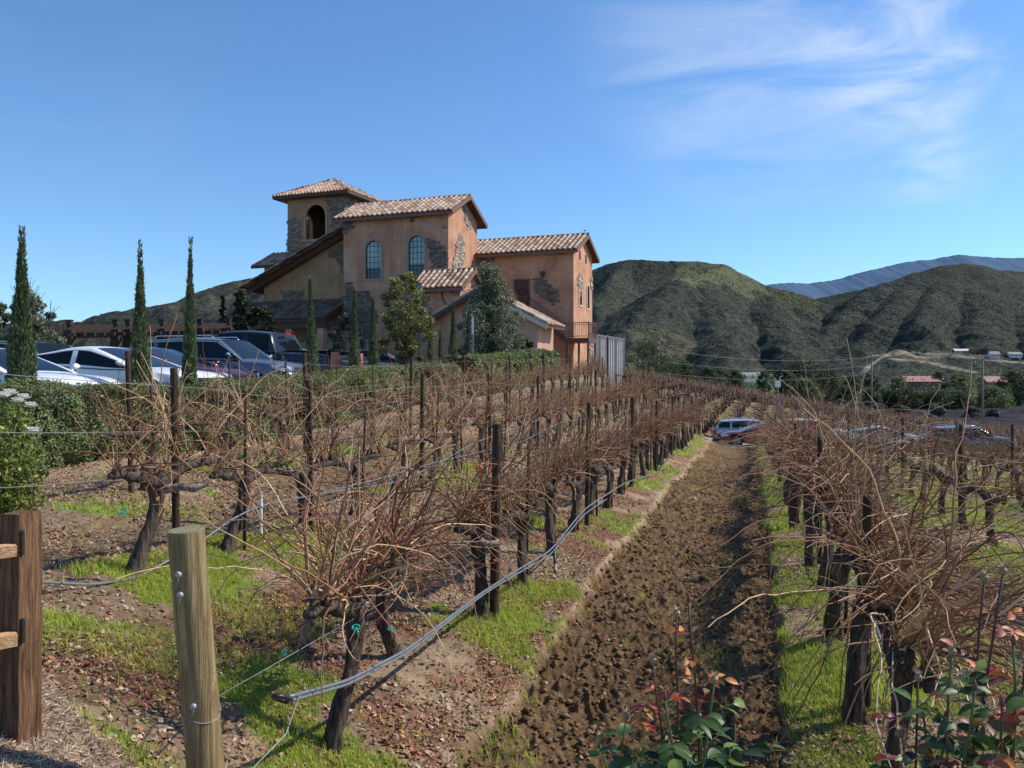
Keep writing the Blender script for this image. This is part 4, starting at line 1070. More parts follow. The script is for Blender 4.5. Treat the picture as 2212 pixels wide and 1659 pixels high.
for p in ((7.3, 3.45), (8.15, 3.45), (8.8, 3.45), (8.8, 5.25)):
    mb = MB(); mb.box((p[0], p[1], (GB+SZ1-.3)/2), (.13, .13, SZ1-.3-GB)); mb.build('support_post', M_rust, st)
def railing(pts, st, h=1.05):
    mb = MB()
    for (a, b) in zip(pts[:-1], pts[1:]):
        a = np.array(a); b = np.array(b); up = np.array([0, 0, 1.])
        mb.beam(tuple(a+up*h), tuple(b+up*h), .06, .05); mb.beam(tuple(a+up*.14), tuple(b+up*.14), .04, .04); mb.beam(tuple(a+up*(h-.15)), tuple(b+up*(h-.15)), .03, .03)
        n = max(2, int(np.linalg.norm(b-a)/.13))
        for i in range(n+1):
            p = a+(b-a)*i/n; w = .06 if i in (0, n) else .02; mb.beam(tuple(p), tuple(p+up*(h+(.08 if i in (0, n) else 0))), w, w)
    mb.build('railing', M_rust, st)
railing([(2.7, PY0, SZ0), (SX0, PY0, SZ0), (SX1, PY0, SZ1)], st); railing([(7.15, 3.4, SZ1), (8.85, 3.4, SZ1), (8.85, 5.3, SZ1)], st)
railing([(2.7, PY1, SZ0), (2.7, PY0, SZ0)], st)
# stone patches
def rag(pts, j=.12): return [(p[0]+random.uniform(-j, j), p[1]+random.uniform(-j, j)) for p in pts]
stones(0, rag([(-.15, Z(8.6)), (-1.0, Z(9.2)), (-1.65, Z(9.5)), (-1.55, Z(8.6)), (-1.15, Z(7.6)), (-1.6, Z(6.6)), (-.1, Z(6.4))]), dark=.75)
stones(0, [(0, Z(9.9)), (-.7, Z(9.9)), (-.05, Z(10.0))], dark=.8)
stones(0, [(-3.3, Z(11.1)), (-2.3, Z(11.1)), (-2.4, Z(10.6)), (-2.9, Z(10.4)), (-3.0, Z(10.8))], dark=.75)
stones(0, [(-8.2, Z(11.1)), (-7.2, Z(11.1)), (-7.3, Z(10.4)), (-7.7, Z(10.1)), (-8.2, Z(9.9))], dark=.75)
stones(0, rag([(-8.2, Z(6.6)), (-7.7, Z(6.7)), (-7.3, Z(5.9)), (-6.2, Z(6.0)), (-5.6, Z(5.2)), (-5.4, Z(3.6)), (-6.0, Z(2.2)), (-7.2, Z(3.2)), (-7.9, Z(4.0)), (-8.2, Z(4.2))]), dark=.7)
stones(0, rag([(-3.9, Z(5.2)), (-3.0, Z(5.4)), (-2.6, Z(4.2)), (-3.2, Z(3.0)), (-4.2, Z(3.4))]), dark=.7)
stones(0, rag([(.3, Z(7.0)), (1.1, Z(8.9)), (1.9, Z(9.9)), (2.6, Z(9.4)), (2.7, Z(8.2)), (2.0, Z(6.9)), (1.2, Z(6.2)), (.2, Z(6.0))], .1), axis='x', dark=1.5)
stones(0, [(2.45, Z(12.25)), (3.5, Z(11.7)), (3.9, Z(10.5)), (3.2, Z(10.3)), (2.75, Z(10.9)), (2.5, Z(11.5))], axis='x', dark=1.3)
stones(5.0, rag([(4.45, Z(6.9)), (4.9, Z(7.0)), (5.5, Z(6.4)), (6.2, Z(5.9)), (6.3, Z(5.4)), (5.9, Z(4.9)), (5.5, Z(5.3)), (4.7, Z(5.6)), (4.4, Z(6.0))], .08), dark=.8)
stones(5.0, [(6.0, Z(8.8)), (6.7, Z(8.8)), (6.6, Z(8.5)), (6.2, Z(8.45))], dark=.8); stones(5.0, [(0, Z(8.7)), (1.3, Z(8.7)), (1.2, Z(8.1)), (.6, Z(7.6)), (.1, Z(7.9))], dark=.8)
stones(C2, rag([(5.9, Z(6.8)), (6.6, Z(7.5)), (7.2, Z(7.0)), (7.3, Z(6.2)), (6.6, Z(5.6))], .1), axis='x', dark=1.4)
stones(C2, [(9.3, Z(7.2)), (9.9, Z(7.4)), (9.9, Z(6.4)), (9.4, Z(6.5))], axis='x', dark=1.4); stones(C2, [(8.9, Z(3.0)), (9.9, Z(3.2)), (9.9, Z(1.2)), (9.2, Z(1.3))], axis='x', dark=1.4)
stones(TY0, [(TX0, Z(12.6)), (TX0+.8, Z(12.8)), (TX0+1.25, Z(12.4)), (TX0+1.5, Z(10.7)), (TX0+3.8, Z(10.6)), (TX0+4, Z(9.3)), (TX0, Z(9.3))], dark=.95)
stones(TY0, [(TX1-1.9, Z(14.3)), (TX1, Z(14.3)), (TX1, Z(10)), (TX1-1.3, Z(10.2)), (TX1-1.25, Z(12.8)), (TX1-1.5, Z(13.3))], dark=.9)
stones(TX1, [(TY0, Z(14.3)), (TY1, Z(14.3)), (TY1, Z(10)), (TY0, Z(10))], axis='x', dark=.85)
stones(WY, rag([(-14.3, Z(6.2)), (-13.4, Z(6.3)), (-12.2, Z(6.2)), (-12.4, Z(5.4)), (-13.2, Z(5.15)), (-14.0, Z(5.2))], .08), dark=.72)
stones(WY, rag([(-10.4, Z(8.8)), (-8.3, Z(9.8)), (-8.25, Z(7.0)), (-9.0, Z(7.3)), (-9.2, Z(8.2))], .08), dark=.75)
stones(EY0, [(EX0, Z(5.2)), (EX0+.9, Z(5.3)), (EX0+1.0, Z(4.2)), (EX0+.5, Z(3.4)), (EX0+1.1, Z(2.4)), (EX0, Z(2.0))], dark=.85)
stones(EY0, [(EX1-.9, Z(5.5)), (EX1, Z(5.5)), (EX1, Z(5.0)), (EX1-.6, Z(5.1))], dark=.85); stones(EX1, [(EY0, Z(5.5)), (EY0+.9, Z(5.4)), (EY0+.6, Z(4.5)), (EY0, Z(4.3))], axis='x', dark=1.4)
stones(GY0, [(GX0+2.3, Z(3.9)), (GX0+3.1, Z(4.0)), (GX0+3.0, Z(2.6)), (GX0+2.4, Z(2.2))], dark=1)
# little bird on the ridge
mb = MB(); mb.tube([(-.09, 0, .05), (-.03, 0, .08), (.04, 0, .09), (.09, 0, .13), (.13, 0, .13)], [.008, .035, .04, .028, .006], 8); mb.tube([(0, 0, .06), (0, 0, -.02)], .006, 4)
cx_ = np.array([BX, BY])+np.array([.934, -.357])*(C2+.1)+np.array([.357, .934])*7.45
o = mb.build('bird', M_black, smooth=True); o.location = (cx_[0], cx_[1], E+10.40); tag(o, 'small dark bird perched on the tile ridge of the right wing', 'bird')
# corrugated enclosure right of the building
enc = []
p0 = np.array([ax(1278, 66), 66.]); p1 = np.array([ax(1312, 66.6), 66.6]); p2 = np.array([ax(1349, 67.3), 67.3])
met = simple('corrugated_metal', (.60, .56, .50), .6, .0, .12, scale=2)
for k, (a, b, lab) in enumerate(((p0, p1, 'left grey corrugated metal screen beside the right wing'), (p1, p2, 'right grey corrugated metal screen beyond the right wing'))):
    r = thing('metal_screen', lab, 'metal screen', (a[0], a[1], gz(*a)), 0, 'corrugated metal screens'); d = b-a; L = np.hypot(*d); d = d/L; nn = np.array([-d[1], d[0]])
    zt0 = E+((810-722)/F*a[1] if k == 0 else (810-727)/F*a[1])-gz(*a); zt1 = E+((810-727)/F*b[1] if k == 0 else (810-733)/F*b[1])-gz(*a)
    V = []; m = int(L/.09)
    for i in range(m+1):
        q = d*L*i/m+nn*(.025 if i % 2 else -.025); V += [(q[0], q[1], -.5), (q[0], q[1], zt0+(zt1-zt0)*i/m)]
    mk('sheet', V, [(2*i, 2*i+2, 2*i+3, 2*i+1) for i in range(m)], met, r, smooth=False)
    mb = MB(); mb.beam((0, 0, zt0), (d[0]*L, d[1]*L, zt1), .12, .1); 
    for f in (0, .5, 1): mb.box((d[0]*L*f, d[1]*L*f, (zt0-.5)/2), (.09, .09, zt0+.5))
    mb.build('frame', M_metal, r)

# ------------------------------------------------------------------ pergola
M_perg = simple('pergola_timber', (.040, .022, .015), .8, vary=.3, scale=4)
pg = thing('pergola', 'dark brown timber pergola with notched rafter ends beyond the parked cars', 'pergola', (ax(150, 36), 36, gz(ax(150, 36), 36)))
ox, oy, oz = pg.location; A = np.array(at(138, 708, 36)); B = np.array(at(500, 704, 42)); A[2] = E+2.05; B[2] = E+2.5
def rel(p): return (p[0]-ox, p[1]-oy, p[2]-oz)
D = (B-A); Dn = D/np.linalg.norm(D); N = np.array([-Dn[1], Dn[0], 0])
for off in (0, 3.2):
    mb = MB(); mb.beam(rel(A+N*off), rel(B+N*off), .12, .26); mb.build('beam', M_perg, pg)
for i in range(19):
    p = A+D*(i+.3)/19; mb = MB(); mb.beam(rel(p-N*.9+np.array([0, 0, -.32])), rel(p+N*4+np.array([0, 0, -.32])), .08, .15); mb.build('rafter', M_perg, pg)
for i, f in enumerate((.03, .28, .35, .55, .74, .79, .98)):
    p = A+D*f; q = rel(p); mb = MB(); mb.box((q[0], q[1], q[2]+.20), (.22, .22, .22)); mb.box((q[0], q[1], q[2]+.32), (.27, .27, .05)); mb.box((q[0], q[1], (q[2])/2-.3), (.36, .36, q[2]+.4)); mb.build('post', M_perg, pg)

# ------------------------------------------------------------------ cars
M_tyre = simple('tyre_rubber', (.018, .018, .018), .85, vary=.1); M_rim = simple('alloy_rim', (.22, .22, .23), .4, .8, .05)
M_cglass = glassy('car_glass', (.008, .011, .014), .03, .1); M_cglass.node_tree.nodes['Principled BSDF'].inputs['Specular IOR Level'].default_value = .28; M_chrome = simple('chrome', (.62, .64, .66), .15, .9, .05)
M_lamp = simple('headlamp_lens', (.55, .58, .62), .1, .3, .1, coat=1); M_red = simple('tail_lamp_red', (.45, .015, .02), .2, vary=.1, coat=1); M_amber = simple('amber_lamp', (.7, .18, .03), .25, vary=.1)
M_plast = simple('black_plastic', (.025, .025, .027), .6, vary=.1)
def paint(name, c, metal=.3): return simple(name, c, .32, metal, .04, scale=2, coat=.45)
PW = paint('white_car_paint', (.82, .81, .79), 0); PM = paint('maroon_car_paint', (.085, .014, .022)); PS = paint('silver_blue_car_paint', (.15, .17, .21), .4); PK = paint('black_car_paint', (.012, .013, .018), .1)
PG = paint('grey_green_car_paint', (.12, .16, .165), .3); PL = paint('silver_car_paint', (.50, .50, .49), .5); PR = paint('red_brown_car_paint', (.17, .035, .022)); PD = paint('dark_grey_car_paint', (.07, .075, .085))
def make_car(kind, pm, label, x, y, rz, group='cars parked behind the hedge', cat='car', rack=False, z=None):
    spec = dict(sedan=dict(L=4.75, W=.90, belt=.93, roof=1.39, hood=.86, deck=1.03, cowl=1.15, rf=.15, rr=-.9, back=-1.95, wr=.60, bk=1.0),
                hatch=dict(L=4.75, W=.93, belt=.95, roof=1.42, hood=.90, deck=1.10, cowl=1.22, rf=.12, rr=-.75, back=-2.2, wr=.64, bk=1.0),
                suv=dict(L=4.9, W=.96, belt=1.10, roof=1.68, hood=1.05, deck=1.12, cowl=1.15, rf=.45, rr=-1.95, back=-2.36, wr=.72, bk=1.0),
                pickup=dict(L=5.8, W=.99, belt=1.25, roof=1.93, hood=1.18, deck=1.27, cowl=1.45, rf=.85, rr=-.75, back=-.98, wr=.72, bk=1.0))[kind]
    s = spec; L2 = s['L']/2; W = s['W']; ra = .37 if kind != 'pickup' else .43; wx = (L2-.90, -(L2-.98)); wz = ra-.02
    root = thing(cat if cat != 'car' else 'parked_car', label, cat, (x, y, gz(x, y)+.06 if z is None else z), rz, group)
    xs = sorted(set([round(q, 3) for q in list(np.linspace(-L2, L2, 40))+[w+o_ for w in wx for o_ in np.linspace(-ra-.06, ra+.06, 13)]+[-L2+.04, L2-.04, L2-.12, -L2+.1]]))
    sec = []
    for q in xs:
        e = (abs(q)-(L2-.75))/.75; e = max(0, e); w = W*(1-.20*e**2.2)*(1-.02*(abs(q)/L2))
        if q > s['cowl']: f = (q-s['cowl'])/(L2-s['cowl']); t = s['belt']+(s['hood']-s['belt'])*f-(.02+.25*f**6)*1-.05*f*f
        elif q < s['back']: f = (s['back']-q)/(L2+s['back']+1e-6); t = s['deck']-.06*f-.10*f**8
        else: t = s['belt']+(s['deck']-s['belt'])*sst(.5, s['back'], q) if False else s['belt']+(s['deck']-s['belt'])*max(0, min(1, (.6-q)/(.6-s['back'])))
        b = .23+.10*max(0, e)**2
        bb = b
        for wc in wx:
            dd = abs(q-wc)
            if dd < ra+.055: bb = max(bb, wz+math.sqrt(max(0, (ra+.055)**2-dd**2)))
        t = max(t, bb+.08)
        flare = .018 if bb > b+.02 else 0
        m1 = min(max(.48, bb+.015), t-.10); m2 = max(t-.16, m1+.02)
        sec.append([(0, min(bb, .3)), (w*.90, bb), (w+flare-.015, bb+.005), (w+flare, m1), (w*1.0, (m1+m2)/2), (w*.985, m2), (w*.94, t-.045), (w*.84, t), (w*.4, t+.025), (0, t+.032)])
    k = len(sec[0]); V = []; Fq = []
    for q, sc_ in zip(xs, sec):
        for (yy, zz) in sc_: V.append((q, yy, zz))
        for (yy, zz) in sc_: V.append((q, -yy, zz))
    n = len(xs)
    for i in range(n-1):
        a = i*2*k; b = a+2*k
        for j in range(k-1):
            Fq.append((a+j, b+j, b+j+1, a+j+1)); Fq.append((a+k+j, a+k+j+1, b+k+j+1, b+k+j))
    for i, rev in ((0, 0), (n-1, 1)):
        a = i*2*k; lp = [a+j for j in range(1, k)]+[a+k+j for j in range(k-2, 0, -1)]
        Fq.append(tuple(lp if rev else lp[::-1]))
    # greenhouse
    beltf = lambda q: s['belt']+(s['deck']-s['belt'])*max(0, min(1, (.6-q)/(.6-s['back'])))
    gx = sorted(set([round(v, 3) for v in list(np.linspace(s['back'], s['cowl'], 30))+[s['rf'], s['rr']]])); GV = []; GN = 8
    for q in gx:
        bz = beltf(q)-.01
        if q > s['rf']: f = (s['cowl']-q)/(s['cowl']-s['rf']); top = bz+(s['roof']-.06-bz)*(f**.93)
        elif q < s['rr']: f = (q-s['back'])/(s['rr']-s['back']); top = bz+(s['roof']-.10-bz)*(f**.8)
        else:
            f = (q-s['rr'])/(s['rf']-s['rr']); top = s['roof']-.10*(1-f)**2.2-.06*f**3
        h = max(.0, top-bz)/(s['roof']-bz); wb = W*.93; wt = wb+(s['wr']+.04-wb)*h
        def yw(z): return wb+(wt-wb)*((z-bz)/max(.001, top-bz))
        zs = [bz, bz+.05*h, top-.085*h, top-.02*h]
        GV.append([(yw(zs[0]), zs[0]), (yw(zs[1]), zs[1]), (yw(zs[2])+.008, zs[2]), (wt-.01, zs[3]), (wt*.86, top), (wt*.5, top+.02*h), (0, top+.028*h)])
    kk = 7; bf = []; sf = []; wf = []; rfq = []; off = len(V)
    for q, g in zip(gx, GV):
        V += [(q, a, b) for a, b in g]; V += [(q, -a, b) for a, b in g]
    pill = [(-.28, -.16)] if kind != 'pickup' else [(-.02, .1)]
    if kind in ('suv',): pill.append((-1.42, -1.30))
    for i in range(len(gx)-1):
        a = off+i*2*kk; b = a+2*kk; qm = (gx[i]+gx[i+1])/2
        for j in range(kk-1):
            for sd in (0, 1):
                f = (a+j, b+j, b+j+1, a+j+1) if sd == 0 else (a+kk+j, a+kk+j+1, b+kk+j+1, b+kk+j)
                if j == 1 and s['back']+.24 < qm < s['cowl']-.12 and not any(p0 < qm < p1 for p0, p1 in pill): sf.append(f)
                elif j >= 4 and qm > s['rf']+.0 and qm < s['cowl']: wf.append(f)
                elif j >= 4 and s['back'] < qm < s['rr']: rfq.append(f)
                else: bf.append(f)
    def sub(nm, fs, m, sharp=40):
        if not fs: return
        ids = sorted(set(i for f in fs for i in f)); mp = {v: i for i, v in enumerate(ids)}
        return mk(nm, [V[i] for i in ids], [tuple(mp[i] for i in f) for f in fs], m, root, smooth=True, sharp=sharp)
    sub('body', Fq+bf, pm, 38); sub('side_window', [f for f in sf if V[f[0]][1] > 0], M_cglass); sub('side_window', [f for f in sf if V[f[0]][1] < 0], M_cglass); sub('windscreen', wf, M_cglass); sub('rear_window', rfq, M_cglass)
    mb = MB()
    for sd in (-1, 1):
        pts = [(q, sd*(g[2][0]+.012), g[2][1]+.005) for q, g in zip(gx, GV) if s['back']+.15 < q < s['cowl']-.1]; mb.tube(np.array(pts), .011, 4)
    mb.build('window_trim', M_chrome if kind != 'pickup' else M_plast, root, smooth=True)
    for wc in wx:
        for sd in (-1, 1):
            wh = bpy.data.objects.new('wheel', None); COL.objects.link(wh); wh.parent = root; wh.location = (wc, sd*(W-.125), wz)
            prof = [(.10, ra*.64), (.105, ra*.80), (.10, ra*.95), (.07, ra), (-.07, ra), (-.10, ra*.95), (-.10, ra*.6)]; TV = []; TF = []
            for i in range(24):
                a = i/24*6.2832
                for (yy, rr) in prof: TV.append((rr*math.cos(a), yy*sd, rr*math.sin(a)))
            for i in range(24):
                for j in range(6): TF.append((i*7+j, i*7+j+1, ((i+1) % 24)*7+j+1, ((i+1) % 24)*7+j))
            mk('tyre', TV, TF, M_tyre, wh, smooth=True, sharp=50)
            mb = MB(); mb.tube([(0, sd*.055, 0), (0, sd*.06, 0)], ra*.64, 20)
            for i in range(10):
                a = i/10*6.2832; mb.beam((.03*math.cos(a), sd*.09, .03*math.sin(a)), (ra*.62*math.cos(a), sd*.09, ra*.62*math.sin(a)), .035, .03)
            mb.tube(np.array([(ra*.63*math.cos(a), sd*.09, ra*.63*math.sin(a)) for a in np.linspace(0, 6.2832, 21)]), .018, 5); mb.build('rim', M_rim, wh)
    hz = s['hood']-.20
    for sd in (-1, 1):
        mb = MB(); pts = [(L2-.50, sd*W*.965, hz+.09), (L2-.16, sd*W*.86, hz+.10), (L2-.045, sd*W*.62, hz+.06), (L2-.03, sd*W*.62, hz-.05), (L2-.12, sd*W*.88, hz-.07), (L2-.36, sd*W*.975, hz-.0)]
        c = np.mean(pts, axis=0); V2 = pts+[tuple(np.array(p)*.93+c*.07+np.array([.035, sd*.035, 0])) for p in pts]
        mb.add(V2, [tuple(range(6, 12))]+[(i, (i+1) % 6, (i+1) % 6+6, i+6) for i in range(6)]); mb.build('headlight', M_lamp, root)
        mb = MB(); tz = s['deck']-.2; hh_ = .16 if kind in ('sedan', 'hatch') else .26
        mb.box((-L2+.10, sd*(W*.86), tz-.05), (.22, .16, hh_*1.1 if kind != 'pickup' else .48), rz=sd*.30); mb.build('tail_light', M_red, root)
        mb = MB(); mx_ = s['cowl']-.22; mb.tube(np.array([(mx_, sd*(W-.05), s['belt']+.05), (mx_-.01, sd*(W+.09), s['belt']+.10), (mx_-.01, sd*(W+.15), s['belt']+.12), (mx_, sd*(W+.22), s['belt']+.12)]), [.012, .05, .062, .03], 8); mb.build('wing_mirror', pm if kind != 'pickup' else M_plast, root, smooth=True)
        for q in ((-.05), (-1.0)) if kind != 'pickup' else ((.15), (-.55)):
            mb = MB(); mb.tube(np.array([(q-.1, sd*(W+.005), s['belt']-.13), (q, sd*(W+.035), s['belt']-.125), (q+.1, sd*(W+.005), s['belt']-.13)]), .014, 5); mb.build('door_handle', pm, root, smooth=True)
    mb = MB()
    for i in range(4): mb.box((L2-.005, 0, hz+.03-i*.06), (.03, W*1.12, .022))
    mb.box((L2-.02, 0, hz-.06), (.025, W*1.18, .26)); mb.build('grille', M_chrome if kind == 'suv' else M_plast, root)
    mb = MB(); mb.box((L2-.03, 0, .38), (.05, W*1.35, .14)); mb.box((-L2+.03, 0, .42), (.06, W*1.4, .16)); mb.build('bumper', M_plast, root)
    for q in (s['cowl']-.12, -.22, -1.2):
        if kind == 'pickup' and q < -1: continue
        for sd in (-1, 1): mb = MB(); mb.box((q, sd*(W+.001), .66), (.012, .012, .62)); mb.build('door_seam', M_plast, root)
    if rack:
        for sd in (-1, 1):
            mb = MB(); y_ = sd*.62; mb.tube(np.array([(-1.5, y_, s['roof']-.06), (-1.42, y_, s['roof']+.045), (.15, y_, s['roof']+.055), (.25, y_, s['roof']-.05)]), .018, 6); mb.build('roof_rail', M_chrome, root, smooth=True)
    if kind == 'pickup':
        mb = MB(); mb.box((-1.9, 0, 1.302), (1.7, 1.45, .012)); mb.build('bed_liner', M_plast, root)
        mb = MB(); mb.box((-.90, 0, s['roof']-.10), (.06, .3, .05)); mb.build('tail_light', M_red, root)
        mb = MB(); mb.box((-L2-.01, 0, 1.0), (.03, 1.2, .06)); mb.box((-L2-.02, 0, .62), (.12, 1.7, .14)); mb.build('bumper', M_chrome, root)
    return root
def parkpos(nose_px, Y, half, a):
    """centre of a car whose nose stands at column nose_px at depth Y"""
    x = ax(nose_px, Y); return x-half*math.cos(a), Y-half*math.sin(a)
HA = R(-12)
for kind, pm, lab, px, Y, hl, rack in (
    ('sedan', PW, 'white car at the far left edge, hood behind the first cypress', 226, 14.1, 2.35, False),
    ('hatch', PW, 'white car with dark side windows parked between the first and third cypress', 462, 16.8, 2.35, False),
    ('hatch', PM, 'dark maroon car parked behind the white one, hood by the third cypress', 530, 19.4, 2.35, False),
    ('suv', PS, 'silver blue SUV with roof rails and bright grille facing the hedge', 656, 21.7, 2.45, True)):
    x, y = parkpos(px, Y, hl, HA); make_car(kind, pm, lab, x, y, HA, rack=rack, cat='SUV' if kind == 'suv' and False else 'car')
x, y = parkpos(757, 24.4, 2.9, HA); make_car('pickup', PK, 'black pickup truck backed toward the hedge with red tail lamp', x, y, HA+math.pi, cat='pickup_truck', group='cars parked behind the hedge')
for kind, pm, lab, px, Y, da in (('sedan', PL, 'silver car mostly hidden behind the black pickup tailgate', 800, 27.0, 0), ('sedan', PD, 'black sedan with glinting headlamp right of the pickup', 868, 30.2, 0), ('sedan', PK, 'dark sedan parked farthest right by the lamp post', 930, 33.4, 0), ):
    x, y = parkpos(px, Y, 2.35, HA+da); make_car(kind, pm, lab, x, y, HA+da)
x, y = parkpos(140, 22.5, 2.4, HA); make_car('suv', PG, 'grey green SUV in the back row at the left edge', x, y, HA+math.pi, group='cars parked in the back row')
x, y = parkpos(330, 25.5, 2.4, HA); make_car('sedan', PD, 'dark car in the back row below the pergola', x, y, HA+math.pi, group='cars parked in the back row')
for kind, pm, lab, px, Y, rz, rack in (('suv', PL, 'silver SUV parked at the end of the tilled strip behind the red brown car', 1622, 53.5, R(-8), True), ('sedan', PR, 'red brown car parked at the end of the tilled strip', 1640, 49.6, R(176), False),
    ('suv', PW, 'white car half hidden by red leaves beyond the right row', 1748, 49.5, R(-12), False), ('hatch', PL, 'silver car in the middle of the far lane behind the bare canes', 1905, 50.2, R(-14), False), ('suv', PD, 'dark grey car with roof rack at the right of the far lane', 2090, 49.0, R(-8), True)):
    x = ax(px, Y); make_car(kind, pm, lab, x, Y, rz, group='cars parked along the far lane', rack=rack, z=gz(x, Y)+.02)

# ------------------------------------------------------------------ lamp post, signs
lx, ly = ax(905, 30), 30.; lz = gz(lx, ly); H = at(905, 612, 30)[2]-lz
lp_ = thing('street_lamp', 'black lamp post with glass lantern behind the yellowing tree', 'street lamp', (lx, ly, lz))
mb = MB(); mb.tube([(0, 0, 0), (0, 0, .12), (0, 0, .2), (0, 0, .7), (0, 0, .8), (0, 0, H-.65), (0, 0, H-.55)], [.17, .17, .11, .09, .055, .04, .06], 12); mb.build('pole', M_black, lp_, smooth=True, sharp=40)
mb = MB(); mb.tube([(0, 0, H-.50), (0, 0, H-.12)], [.10, .15], 6); mb.build('lantern_glass', glassy('lantern_glass', (.45, .48, .48), .15), lp_)
mb = MB(); mb.tube([(0, 0, H-.12), (0, 0, H-.02), (0, 0, H+.06)], [.19, .07, .015], 6); mb.tube([(0, 0, H-.56), (0, 0, H-.50)], [.05, .11], 6)
for i in range(6): a = i*1.0472; mb.beam((.1*math.cos(a), .1*math.sin(a), H-.5), (.15*math.cos(a), .15*math.sin(a), H-.12), .018, .018)
mb.build('lantern_frame', M_black, lp_)
sx, sy = ax(1022, 31), 31.; sz = gz(sx, sy)
sg = thing('parking_sign', 'narrow sign seen edge on, on a grey pole before the olive tree', 'sign', (sx, sy, sz)); H = at(1022, 682, 31)[2]-sz
mb = MB(); mb.box((0, 0, H/2), (.05, .05, H)); mb.build('pole', M_metal, sg)
mb = MB(); mb.box((-.035, -.03, H-.38), (.012, .40, .62), rz=R(8)); mb.build('sign_panel', M_white, sg)
sx, sy = ax(1681, 62), 62.; sz = gz(sx, sy); H = at(1681, 822, 62)[2]-sz
sg = thing('field_sign', 'small white box on a thin pole above the vines beyond cars', 'sign', (sx, sy, sz))
mb = MB(); mb.box((0, 0, H/2), (.07, .07, H)); mb.build('pole', M_metal, sg)
mb = MB(); mb.box((-.05, -.06, H-.25), (.42, .12, .5)); mb.tube([(.1, 0, H), (.1, 0, H+.25), (.35, 0, H+.35)], .02, 5); mb.build('sign_box', M_white, sg)
# ------------------------------------------------------------------ foliage
def leafcloud(P, size, colf, out=None, asp=.55, up=.3):
    """diamond leaves, slightly folded, at points P"""
    m = len(P); a = RNG.normal(size=(m, 3)); a /= np.linalg.norm(a, axis=1)[:, None]
    nrm = RNG.normal(size=(m, 3))
    if out is not None: nrm = nrm*.8+out
    nrm[:, 2] += up; nrm /= np.linalg.norm(nrm, axis=1)[:, None]
    a = a-nrm*(a*nrm).sum(1)[:, None]; a /= np.linalg.norm(a, axis=1)[:, None]+1e-9; b = np.cross(nrm, a)
    s = (size*RNG.uniform(.6, 1.3, m))[:, None]
    V = np.stack([P-a*s, P-b*s*asp+nrm*s*.15, P+a*s, P+b*s*asp+nrm*s*.15], 1).reshape(-1, 3)
    i = np.arange(m)[:, None]*4; T = np.concatenate([np.concatenate([i, i+1, i+2], 1), np.concatenate([i, i+2, i+3], 1)])
    return V, T, np.repeat(colf(m), 4, 0)
def palc(pal, lo=.7, hi=1.25):
    pal = np.array(pal)
    return lambda m: pal[RNG.integers(0, len(pal), m)]*RNG.uniform(lo, hi, (m, 1))
# hedge
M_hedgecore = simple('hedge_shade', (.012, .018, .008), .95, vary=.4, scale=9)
def hedge(name, label, u0, u1, v0, v1, h, n, size, pal, seed=0):
    x0, y0 = uv2xy(u0, (v0+v1)/2); r = thing(name, label, 'hedge', (x0, y0, gz(x0, y0)))
    L = u1-u0; m = n
    face = RNG.random(m); w = v1-v0
    uu = u0+L*RNG.random(m)**1.25
    top = face < .36; vv = np.where(top, RNG.uniform(v0, v1, m), v1); hh = np.where(top, h, RNG.uniform(.02, h, m))
    lump = (fbm(uu*1.3, hh*2.2+vv, 3, 201+seed)-.5)
    lump2 = (fbm(uu*4.5, hh*5+vv*4, 2, 202+seed)-.5)
    dep = RNG.random(m)**2*.14
    vv = np.where(top, vv, vv+lump*.42+lump2*.26-dep); hh = np.where(top, hh+lump*.18+lump2*.14-dep*.7+RNG.exponential(.018, m), hh)
    rnd = ~top & (hh > h*.85); vv[rnd] -= (hh[rnd]/h-.85)*.5
    X, Y = SU*uu+CU*vv, CU*uu-SU*vv; zb = ground_z(X, Y, False); P = np.stack([X-x0, Y-y0, zb+hh-r.location.z], -1)
    out = np.stack([np.where(top, 0, CU), np.where(top, 0, -SU), np.where(top, 1.0, .15)], -1)
    cf = palc(pal); V, T, C = leafcloud(P, size*(1+.03*np.clip(uu-8, 0, 30)), cf, out)
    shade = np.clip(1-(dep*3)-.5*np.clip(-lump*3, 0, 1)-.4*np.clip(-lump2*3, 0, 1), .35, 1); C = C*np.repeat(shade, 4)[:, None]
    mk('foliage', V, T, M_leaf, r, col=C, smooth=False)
    # dark inner mass, a near-black hull painting the shade inside the hedge
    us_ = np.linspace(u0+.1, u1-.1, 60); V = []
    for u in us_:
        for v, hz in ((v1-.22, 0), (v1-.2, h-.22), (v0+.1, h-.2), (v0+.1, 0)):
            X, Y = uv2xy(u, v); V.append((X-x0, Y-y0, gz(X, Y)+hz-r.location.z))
    mk('inner_shade', V, [(i*4+j, i*4+j+1, i*4+5+j, i*4+4+j) for i in range(59) for j in range(3)]+[(0, 3, 2, 1), (236, 237, 238, 239)], M_hedgecore, r, smooth=False)
HP = [(.17, .22, .075), (.24, .29, .10), (.12, .165, .06), (.31, .34, .13), (.19, .24, .09), (.36, .35, .14)]
hedge('hedge', 'long clipped green hedge between the vineyard and the parked cars', 5.2, 25.5, -10.15, -9.0, 1.06, 130000, .021, HP)
hedge('hedge', 'shorter green hedge farther back, running toward the right wing', 26.5, 39.5, -10.0, -8.9, 1.3, 42000, .03, HP, 5)
M_twig = simple('cypress_twig', (.16, .17, .10), .8)
